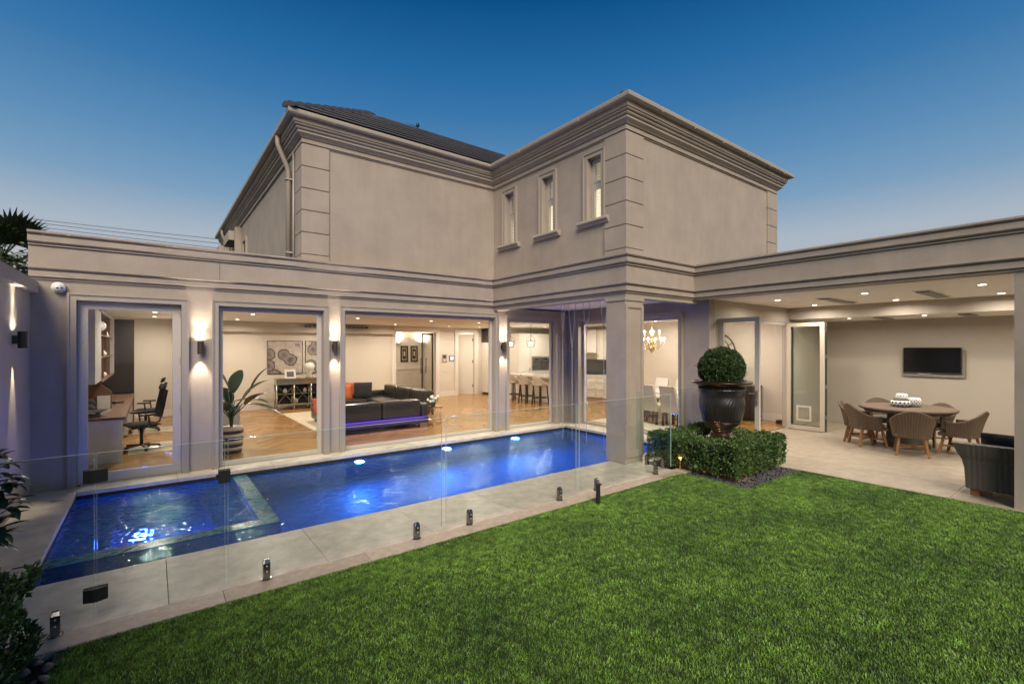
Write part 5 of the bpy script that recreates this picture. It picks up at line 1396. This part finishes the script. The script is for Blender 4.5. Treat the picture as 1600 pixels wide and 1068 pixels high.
# hedge ring round the urn
hg = thing('box_hedge', 'low clipped square hedge enclosing the big urn beside the alfresco paving', 'hedge', (7.45,4.15,0))
def ring_pts(n, R):
    x0,x1,y0,y1 = 6.66,8.22,3.40,4.90; th = .36; P=[];O=[]
    seg_ = [((x0,x1),(y0,y0+th)),((x0,x1),(y1-th,y1)),((x0,x0+th),(y0,y1)),((x1-th,x1),(y0,y1))]
    lens = [1.6,1.6,1.5,1.5]; 
    for (xr,yr),l_ in zip(seg_,lens):
        k = int(n*l_/sum(lens)); 
        p = np.stack([R.uniform(*xr,k),R.uniform(*yr,k),R.uniform(.06,.50,k)],1); f = R.random(k)
        o = np.zeros((k,3)); thin = 0 if (xr[1]-xr[0]) < (yr[1]-yr[0]) else 1
        lo, hi = (xr if thin == 0 else yr)
        a = f < .36; p[a,thin] = lo+abs(R.normal(0,.025,a.sum())); o[a,thin] = -1
        b = (f >= .36)&(f < .60); p[b,thin] = hi-abs(R.normal(0,.025,b.sum())); o[b,thin] = 1
        c = f >= .60; p[c,2] = .50-abs(R.normal(0,.02,c.sum())); o[c,2] = 1
        e = R.random(k) < .12; lng = 1-thin; r2 = yr if thin == 0 else xr
        sd = R.random(k) < .5; p[e&sd,lng] = r2[0]; p[e&~sd,lng] = r2[1]
        # clumpy surface
        wob = .035*np.sin(p[:,0]*19+p[:,2]*9)*np.cos(p[:,1]*17)+.025*np.sin(p[:,0]*41+p[:,1]*37); p += o*(wob+np.where(R.random(k) < .05, abs(R.normal(0,.03,k)), 0))[:,None]
        P.append(p); O.append(o)
    return np.concatenate(P), np.concatenate(O)
R_ = np.random.default_rng(5)
P_, O_ = ring_pts(30000, R_); leaves('foliage', P_, O_, .034, m_box, hg, 1)
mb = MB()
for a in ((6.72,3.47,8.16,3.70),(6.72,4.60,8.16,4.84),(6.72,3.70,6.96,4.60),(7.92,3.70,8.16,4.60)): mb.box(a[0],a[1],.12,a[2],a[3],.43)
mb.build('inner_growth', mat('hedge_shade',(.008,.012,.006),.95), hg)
mb = MB()
for i in range(60):
    if i % 2: x, y = random.uniform(6.74,8.14), 3.50
    else: x, y = 6.76, random.uniform(3.5,4.8)
    mb.tube([(x,y,-.04),(x+random.uniform(-.04,.04),y+random.uniform(-.03,.03),.2)],.006,5)
mb.build('stems', m_twig, hg)
# plinth, urn, ball
UX, UY = 7.62, 4.15
pln = thing('plinth', 'low square timber block under the urn', 'plinth', (UX,UY,0))
m_block = mat('sandstone_block',(.36,.23,.13),.75,var=.12,vscale=9,bump=.002,bscale=30)
for i,(a,b) in enumerate(((-.36,-.005),(.005,.36))): box(UX+a,UY-.36,-.04,UX+b,UY+.36,.40).build('block', m_block, pln, bevel=.008)
urn = thing('garden_urn', 'very large black and bronze fluted urn standing in the square hedge', 'urn', (UX,UY,.402))
m_urn = mat('urn_glaze',(.018,.016,.015),.30,var=.2,vscale=5,bump=.0008,bscale=40,coat=.2)
m_urnb = mat('urn_bronze',(.05,.034,.021),.28,metal=.7,var=.2,vscale=4)
uc = (UX,UY,.402)
MB().lathe([(.29,0),(.29,.035),(.27,.05),(.25,.06),(.19,.11),(.175,.15)],48,uc).build('foot', m_urnb, urn)
fl_ = lambda a,z: .028*abs(sin(20*(a+1.0*sin(z*3.2))))*(1 if .3 < z < .86 else 0)
MB().lathe([(.175,.15),(.19,.17),(.17,.19),(.20,.21),(.27,.25),(.315,.29)],48,uc).build('base_bowl', m_urn, urn)
MB().lathe([(.315,.29),(.33,.295),(.335,.31),(.325,.325)],48,uc).build('band', m_urnb, urn)
MB().lathe([(.325,.325)]+[(.325+.062*sin(min(1,(z-.325)/.36)*pi*.55)-.022*max(0,min(1,(z-.60)/.14))+.045*max(0,(z-.70)/.16)**2,z) for z in np.linspace(.34,.86,22)],160,uc,flute=fl_).build('fluted_body', m_urn, urn)
mb = MB(); 
for k in range(56):
    a = 2*pi*k/56; mb.blob((UX+.395*cos(a),UY+.395*sin(a),.402+.875),(.014,.014,.016),6,5)
mb.build('bead_band', m_urnb, urn, kind='stuff')
MB().lathe([(.375,.86),(.385,.885),(.40,.90),(.45,.925),(.505,.945),(.52,.965),(.51,.982),(.44,.99),(.40,.97),(.39,.90),(0,.89)],56,uc).build('rim', m_urnb, urn)
urn.scale = (.92,.92,1)
tb = thing('topiary_ball', 'clipped round box ball growing in the big black urn', 'plant', (UX,UY,1.30))
n = 15000; u = R_.normal(size=(n,3)); u /= np.linalg.norm(u,axis=1)[:,None]; u = u[u[:,2] > -.75]
rr = .385*(1+.05*np.sin(u[:,0]*9+1)*np.cos(u[:,1]*8)+.035*np.sin(u[:,2]*14+u[:,0]*11))-abs(R_.normal(0,.022,len(u)))
st_ = R_.random(len(u)) < .03; rr[st_] += abs(R_.normal(0,.022,st_.sum()))
P_ = np.array([UX,UY,1.595])+u*rr[:,None]*np.array([1.03,1.03,.87]); leaves('foliage', P_, u, .034, mat('box_leaf_dark',(.038,.07,.018),.4,island=.6), tb, 2)
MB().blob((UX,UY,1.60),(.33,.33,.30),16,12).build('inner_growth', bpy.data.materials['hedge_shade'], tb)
MB().tube([(UX,UY,1.28),(UX,UY,1.5)],.03,8).build('stem', m_twig, tb)
tb.scale = (.89,.89,1)
# small warm garden lamps in the bed
for (x,y,z,e) in ((6.73,4.33,.16,1.6),(7.25,4.1,.40,3),(7.0,3.50,.06,.7),(8.0,4.1,.30,2)):
    l = bpy.data.lights.new('garden_lamp','POINT'); l.energy = e; l.color = (1,.55,.22); l.shadow_soft_size = .03
    o = bpy.data.objects.new('garden_lamp', l); col.objects.link(o); o.location = (x,y,z)
gs = thing('garden_spotlight', 'small copper spike light glowing amber inside the hedge', 'garden light', (6.68,4.33,0))
MB().lathe([(.012,-.04),(.012,.10),(.025,.12),(.03,.19),(.026,.19),(0,.17)],12,(6.69,4.33,0)).build('body', m_gold, gs)
MB().blob((6.69,4.33,.185),(.022,.022,.01),8,6).build('lens', glow('amber_lens',(1,.45,.12),25), gs)

# --- pebbles
m_peb = mat('slate_pebble', (.075,.075,.082), .6, var=.12, vscale=20)
m_peb2 = mat('slate_pebble_pale', (.17,.16,.16), .6, var=.1, vscale=20)
pms = []
for k in range(5):
    R2_ = np.random.default_rng(k); mb = MB().blob((0,0,0),(1,.72,.34),8,6)
    mb.v = [tuple(np.array(v)*(1+.12*np.sin(v[0]*3+k)+.08*R2_.normal())) for v in mb.v]
    me = bpy.data.meshes.new('pebble'); me.from_pydata(mb.v, [], mb.f); me.polygons.foreach_set('use_smooth',[True]*len(mb.f)); me.materials.append(m_peb if k < 4 else m_peb2); pms.append(me)
pb = thing('pebble_bed', 'dark slate pebbles between the left hedge and the turf edge', 'pebbles', (-.68,3.8,-.02))
for i in range(190):
    y = random.uniform(2.3,4.38); x = random.uniform(-.86,-.47) if y > 3.0 else random.uniform(-.8,-.5)
    if y > 4.17 and x > -.62: x -= .2
    o = bpy.data.objects.new('pebble', random.choice(pms)); col.objects.link(o); o.parent = pb
    s = random.uniform(.022,.048); o.location = Vector((x,y,-.025+random.uniform(0,.03)))-pb.location; o.scale = (s,s,s*1.1); o.rotation_euler = (random.uniform(-.4,.4),random.uniform(-.4,.4),random.uniform(0,6.3))
mb = MB()
base = MB().blob((0,0,0),(1,.7,.4),6,4)
def peb_fill(n, xr, yr):
    for i in range(n):
        s = random.uniform(.012,.026); a = random.uniform(0,6.3); x = random.uniform(*xr); y = random.uniform(*yr); z = random.uniform(-.045,-.005)
        mb.add([(x+s*(vx*cos(a)-vy*sin(a)), y+s*(vx*sin(a)+vy*cos(a)), z+s*vz) for vx,vy,vz in base.v], base.f, True)
peb_fill(1500,(BX0+.01,BX1-.05),(BY0+.01,BY0+.42)); peb_fill(500,(BX0+.01,BX0+.25),(BY0+.3,4.18))
tag(mb.build('gravel', m_peb), 'strip of small dark pebbles along the foot of the square hedge', 'pebbles', kind='stuff')

# --- alfresco furniture
m_wick = mat('grey_wicker', (.125,.086,.055), .75, bump=.0022, bscale=150, var=.12, vscale=40)
m_wickd = mat('dark_wicker', (.095,.082,.068), .6, bump=.0022, bscale=150, var=.12, vscale=40)
m_teak = mat('teak', (.30,.155,.062), .5, var=.1, vscale=14)
m_seat = mat('seat_cushion_grey', (.12,.11,.095), .9)
def wicker_chair():
    t = thing('wicker_chair', '', 'chair')
    n = 72; rows = 9; vs = []; fs = []
    def P(i, r):
        q = i/n; a = rad(62+236*q); back = max(0.0, -cos(a))   # 1 straight behind
        top = .585+.225*back**2.2
        z = .335+(top-.335)*r/rows; f = r/rows
        rad_ = .265+.03*f+.085*back*f**1.6
        rx_, ry_ = rad_*1.02, rad_*1.05
        # squarish plan
        k = (abs(cos(a))**3+abs(sin(a))**3)**(-1/3.); 
        return ((rx_*k*cos(a))*.92+.02, ry_*k*sin(a)*.95, z)
    for i in range(n+1):
        for r in range(rows+1):
            x,y,z = P(i,r); s = 1+(.024 if i%2 else 0); vs.append((x*s,y*s,z))
    m0 = len(vs)
    for i in range(n+1):
        for r in range(rows+1):
            x,y,z = P(i,r); s = .90; vs.append((x*s+(0),y*s,z))
    R1 = rows+1
    for i in range(n):
        for r in range(rows):
            a = i*R1+r; fs.append((a,a+R1,a+R1+1,a+1)); fs.append((m0+a,m0+a+1,m0+a+R1+1,m0+a+R1))
        a = i*R1+rows; fs.append((a,a+R1,m0+a+R1,m0+a))
        a = i*R1; fs.append((a+R1,a,m0+a,m0+a+R1))
    for a in (0,n*R1):
        for r in range(rows): fs.append((a+r,a+r+1,m0+a+r+1,m0+a+r))
    MB().add(vs, fs).build('shell', m_wick, t, world=False, fix=True)
    e = [P(i,rows) for i in range(0,n+1,3)]
    MB().tube([(x*.955,y*.955,z+.004) for x,y,z in e],.017,8).build('rim', m_wick, t, world=False)
    MB().box(-.20,-.25,.335,.265,.25,.40).build('seat', m_wick, t, world=False, bevel=.01)
    cushion('seat_pad', m_seat, t, (.03,0,.43), (.46,.46,.08), world=False, puff=.6)
    for sx_ in (-1,1):
        for sy_ in (-1,1): MB().obox((sx_*.17+.02,sy_*.18,.34),(sx_*.235+.02,sy_*.225,0),.042,.036,(0,1,0)).build('leg', m_teak, t, world=False)
    MB().obox((-.19,-.20,.15),(.23,.20,.15),.035,.03).build('stretcher', m_teak, t, world=False)
    MB().obox((-.19,.20,.15),(.23,-.20,.15),.035,.028).build('stretcher', m_teak, t, world=False)
    return t
TX, TY = 11.80, 2.64
wc = wicker_chair(); us = [False]; wc['group'] = 'wicker chairs round the outdoor table'
for (bx_, by_, lb, ex) in ((10.62,2.28,'wicker tub chair in front of the table with its back to the garden',0),(11.12,3.42,'wicker tub chair at the left of the table, nearer the turf',0),
    (11.62,3.72,'wicker tub chair mostly hidden behind the left one',0),(12.93,3.41,'wicker tub chair behind the table on the left',0),
    (12.70,2.25,'wicker tub chair behind the table on the right',0),(11.66,1.50,'wicker tub chair at the right end of the table, in profile',0)):
    v = Vector((TX-bx_,TY-by_)).normalized(); place(wc, us, (bx_+v.x*.33, by_+v.y*.33, .001), atan2(v.y,v.x), lb)
tt = thing('outdoor_table', 'round wicker topped outdoor dining table under the alfresco roof', 'table', (TX,TY,0))
MB().lathe([(0,.725),(.72,.725),(.75,.735),(.765,.755),(.76,.775),(.74,.782),(0,.782)],64,(TX,TY,0)).build('table_top', m_wick, tt)
MB().lathe([(.0,.69),(.68,.69),(.68,.7245),(0,.7245)],48,(TX,TY,0),False).build('apron', m_wickd, tt)
MB().lathe([(.36,.001),(.36,.06),(.32,.1),(.30,.69)],40,(TX,TY,0),False).build('pedestal', m_wickd, tt)
def dot_vase(name, label, c, prof, dots, m_b=m_white, lid=False):
    t = thing(name, label, 'vase', c)
    MB().lathe(prof, 32, c).build('body', m_b, t)
    mb = MB()
    zmax = prof[-1][1] if False else max(p[1] for p in prof)
    for j,(z,r,n_,sz,szz) in enumerate(dots):
        for k in range(n_):
            a = 2*pi*(k+.5*(j%2))/n_; u = Vector((cos(a),sin(a),0)); v = Vector((-sin(a),cos(a),0)); cc = Vector(c)+u*(r+.0025)+Vector((0,0,z))
            mb.add([cc+v*sz*cos(q)+Vector((0,0,szz*sin(q))) for q in [2*pi*i/10 for i in range(10)]],[tuple(range(10))])
    mb.build('spots', m_black, t, kind='stuff')
    if lid: MB().lathe([(prof[-2][0]+.0,prof[-2][1]),(.17,prof[-2][1]+.015),(.12,prof[-2][1]+.05),(0,prof[-2][1]+.06)],32,c).build('lid', m_wickd, t)
    t.scale = (.78,.78,.85)
    return t
TZ = .783
dot_vase('spotted_bowl','wide white bowl with black oval spots and dark lid on the outdoor table',(11.75,2.72,TZ),[(.12,0),(.18,.02),(.215,.07),(.21,.11),(.17,.145),(0,.145)],[(.045,.205,16,.022,.024),(.10,.213,16,.022,.024)],lid=True)
dot_vase('spotted_jar','round white jar with small black spots, right of the three on the outdoor table',(11.95,2.55,TZ),[(.09,0),(.13,.02),(.142,.09),(.14,.16),(.115,.20),(.09,.205),(0,.205)],[(.04,.138,13,.012,.014),(.085,.1425,13,.012,.014),(.13,.1425,13,.012,.014),(.17,.136,13,.011,.012)])
dot_vase('spotted_vase','tall white spotted vase behind the lidded bowl',(12.10,2.78,TZ),[(.09,0),(.12,.05),(.135,.16),(.125,.24),(.10,.27),(.0,.27)],[(.12,.133,12,.013,.014),(.17,.1355,12,.013,.014),(.22,.130,12,.012,.013)])
# outdoor sofa seen from behind
os_ = thing('outdoor_sofa', 'dark wicker outdoor sofa seen from behind beside the alfresco column', 'sofa', (9.0,.4,0))
prof = [(0,.10),(.012,.22),(.006,.36),(-.03,.48),(-.075,.60),(-.075,.70)]
SYA, SYB = 1.30, -.75
def side_prof(z):
    return np.interp(z,[.10,.22,.36,.48,.56,.70],[0,.005,.012,.035,.075,.12])
zs_ = [.10,.16,.22,.29,.36,.42,.48,.54,.60,.655,.69]
def shell_strip(name, x0, x1, zt, flare_y, flare_x):
    mb = MB(); zz = [z for z in zs_ if z <= zt]
    for (a,b,s) in ((x0,x1,1),):
        vs = []
        for z in zz:
            fy = side_prof(z)*flare_y; fx = side_prof(z)*flare_x
            vs += [(a-fx,SYA+fy,z),(b,SYA+fy,z),(b,SYA+fy-.14,z),(a-fx,SYA+fy-.14,z)]
        fs = [(3,2,1,0)]
        for k in range(len(zz)-1):
            for q in range(4): fs.append((k*4+q,k*4+(q+1)%4,k*4+4+(q+1)%4,k*4+4+q))
        k = len(zz)-1; fs.append((k*4,k*4+1,k*4+2,k*4+3)); mb.add(vs, fs)
    return mb.build(name, m_wickd, os_, fix=True)
shell_strip('arm', 8.78, 9.45, .54, 1, 0)
vs = []; fs = []; ny = 80
zz = zs_
for j in range(ny+1):
    y = SYA-(SYA-SYB)*j/ny
    for z in zz: vs.append((8.56-side_prof(z)*.9-(.004 if j%2 else 0), y+ (side_prof(z) if j == 0 else 0), z))
for j in range(ny):
    for k in range(len(zz)-1): a = j*len(zz)+k; fs.append((a,a+1,a+1+len(zz),a+len(zz)))
m0 = len(vs)
for j in range(ny+1):
    y = SYA-(SYA-SYB)*j/ny
    for z in zz: vs.append((8.72-side_prof(z)*.9, y+(side_prof(z) if j == 0 else 0), z))
for j in range(ny):
    for k in range(len(zz)-1): a = m0+j*len(zz)+k; fs.append((a,a+len(zz),a+1+len(zz),a+1))
    t_ = j*len(zz)+len(zz)-1; fs.append((t_,m0+t_,m0+t_+len(zz),t_+len(zz)))
    t_ = j*len(zz); fs.append((t_,t_+len(zz),m0+t_+len(zz),m0+t_))
for e in (0, ny*len(zz)):
    for k in range(len(zz)-1): fs.append((e+k,m0+e+k,m0+e+k+1,e+k+1))
MB().add(vs, fs).build('backrest', m_wickd, os_, fix=True)
box(8.73,SYB,.10,9.45,SYA-.02,.30).build('seat_base', m_wickd, os_)
for (x,y) in ((8.66,1.22),(9.36,1.22),(8.66,-.66),(9.36,-.66)): MB().prism([(x-.045,y-.045),(x+.045,y-.045),(x+.045,y+.045),(x-.045,y+.045)],.001,.099).build('leg', m_teak, os_)
cushion('seat_cushion', m_charc, os_, (9.08,.72,.38),(.68,.95,.16),puff=.7); cushion('seat_cushion', m_charc, os_, (9.08,-.25,.38),(.68,.95,.16),puff=.7)
tag(cushion('cushion', m_charc, None, (8.80,.83,.60),(.45,.72,.18),ry=rad(80),puff=.6), 'black cushion with pale piping leaning on the outdoor sofa back', 'cushion')
# television
tv = thing('television', 'black flat television on a grey wall plate in the alfresco room', 'television', (14.15,2.71,1.36))
box(14.10,2.205,1.36,14.14,3.215,1.95).build('body', m_black, tv, bevel=.004)
box(14.0945,2.22,1.385,14.0995,3.20,1.935).build('screen', mat('tv_screen',(.008,.008,.009),.12), tv)
box(14.141,2.155,1.28,14.199,3.245,1.89).build('wall_plate', mat('grey_plate',(.22,.20,.17),.5), tv)
MB().tube([(14.12,2.95,1.35),(14.12,2.85,1.335),(14.12,2.72,1.35)],.006,5).build('cable', m_white, tv)

# --- plants on the left
lh = thing('murraya_bush', 'dense small leaved bush at the lower left corner beside the pebbles', 'bush', (-1.0,3.7,0))
n = 26000; P_ = np.stack([R_.uniform(-1.28,-.62,n),R_.uniform(1.0,4.28,n),R_.uniform(0,.60,n)],1)
sx_ = (P_[:,0]+.95)/.33; top = .60-.10*abs(sx_)**2+.05*np.sin(P_[:,1]*13)+.03*np.sin(P_[:,0]*31+P_[:,1]*23); P_[:,2] = np.minimum(P_[:,2], top)
f = R_.random(n); a = f < .35; P_[a,2] = top[a]-abs(R_.normal(0,.03,a.sum())); b = (f >= .35)&(f < .75); P_[b,0] = -.66+.05*np.sin(P_[b,1]*11)+.05*np.sin(P_[b,2]*14)-abs(R_.normal(0,.03,b.sum()))
O_ = np.zeros((n,3)); O_[a,2] = 1; O_[b,0] = 1
P_ = P_[P_[:,1] < 4.28-.22*((P_[:,2]/.6)**2)*.5]; O_ = O_[:len(P_)]
leaves('foliage', P_, np.tile([.5,.3,.6],(len(P_),1)), .040, mat('murraya_leaf',(.05,.105,.022),.38,island=.5), lh, 4, wr=.24)
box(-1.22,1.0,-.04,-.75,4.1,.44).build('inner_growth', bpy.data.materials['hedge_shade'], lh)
for i in range(9):   # shoots standing out of the crown
    y = 3.55+.08*i; x = -.95+random.uniform(-.25,.25); h_ = .60+random.uniform(.03,.14)
    MB().tube([(x,y,.4),(x+random.uniform(-.03,.05),y,h_)],.004,5).build('shoot', m_twig, lh)
    k = 45; q = R_.random(k)[:,None]; P2 = np.array([x,y,.42])+q*np.array([.02,0,h_-.42]); leaves('leaf_spray', P2, R_.normal(size=(k,3)), .04, bpy.data.materials['murraya_leaf'], lh, 40+i, wr=.24)
mg = thing('magnolia', 'large glossy leaved magnolia with upswept leaves against the left wall', 'plant', (-1.2,5.7,0))
m_mag = mat('magnolia_leaf', (.03,.055,.022), .26, island=0, var=.1, vscale=9)
k = 0
for br in range(9):
    a = rad(-70+br*24); h0 = .25+.09*br; tip = Vector((-1.2+.10*cos(a)+.10, 5.75+.16*sin(a), h0+.10))
    MB().tube([(-1.22,5.75,-.03),(-1.20,5.75,h0*.6),tip],[.014,.011,.006],6).build('stem', m_twig, mg)
    for j in range(8):
        b = 2*pi*j/8+br; d = (cos(b)*.8+.25,sin(b)*.7-.15,0); vs, fs = big_leaf(tip+Vector((0,0,.03*(j%3)-.03)), d, random.uniform(.15,.23), .075, droop=random.uniform(.3,1.3), up=random.uniform(.0,.9), n=5)
        if max(v[0] for v in vs) > -.70 and j%3: continue
        vs = [(max(v[0],-1.285),v[1],v[2]) for v in vs]
        MB().add(vs, fs, True).build('leaf', m_mag, mg)
# palm and shrub beyond the boundary wall
pm = thing('fan_palm', 'fan palm rising behind the left boundary wall', 'palm', (-3.5,20,0))
MB().tube([(-3.5,20,-.05),(-3.5,20,4.6)],[.2,.14],10).build('trunk', m_twig, pm)
m_palm = mat('palm_frond', (.03,.05,.018), .5, island=.35)
for k in range(44):
    a = 2.4*k; el = -0.7+1.9*((k*7)%44)/44; d = Vector((cos(a)*cos(el),sin(a)*cos(el),sin(el))); L1 = .85
    b0 = Vector((-3.5,20,4.55)); hub = b0+d*L1; fr = MB(); s = d.cross(Vector((0,0,1))); s = s.normalized() if s.length > .1 else Vector((1,0,0)); up = s.cross(d)
    fr.tube([b0,hub],.012,5)
    for j in range(17):
        g = (j-8)/8*1.55; dd = (d*cos(g)+s*sin(g)).normalized(); L2 = .8*(1-.25*abs(g)/1.55); w = .05
        e_ = hub+dd*L2+Vector((0,0,-.10*abs(g))); m_ = hub+dd*L2*.55; pn = dd.cross(up).normalized()*w
        fr.add([hub,m_+pn,e_,m_-pn],[(0,1,2),(0,2,3)])
    fr.build('frond', m_palm, pm)
sh_ = thing('flowering_shrub', 'leafy shrub with pale blossom behind the boundary wall below the palm', 'shrub', (-2.9,14.5,0))
n = 5000; P_ = R_.normal(size=(n,3))*np.array([.5,.5,.42])+np.array([-2.75,14.5,3.05]); leaves('foliage', P_, R_.normal(size=(n,3)), .09, m_palm, sh_, 6)
MB().tube([(-2.8,14.5,-.05),(-2.8,14.5,2.9)],[.09,.05],8).build('trunk', m_twig, sh_)
n = 260; P_ = R_.normal(size=(n,3))*np.array([.42,.42,.3])+np.array([-2.65,14.2,3.05]); leaves('blossom', P_, R_.normal(size=(n,3)), .07, mat('pale_blossom',(.55,.45,.38),.8), sh_, 7, wr=.45)
# power lines
pw = thing('power_lines', 'three thin overhead wires crossing the sky behind the house', 'wires', (-3,28,7))
for z0, z1 in ((7.36,6.56),(7.22,6.38),(7.05,6.18)):
    A = Vector((-3.736,28.036,z0)); B_ = Vector((2.15,23.55,z1)); pts_ = []
    for k in range(25):
        q = -2+4.5*k/24; p = A+(B_-A)*q; p.z += .05*(q-.5)**2-.012; pts_.append(p)
    MB().tube(pts_,.010,5).build('wire', m_black, pw)
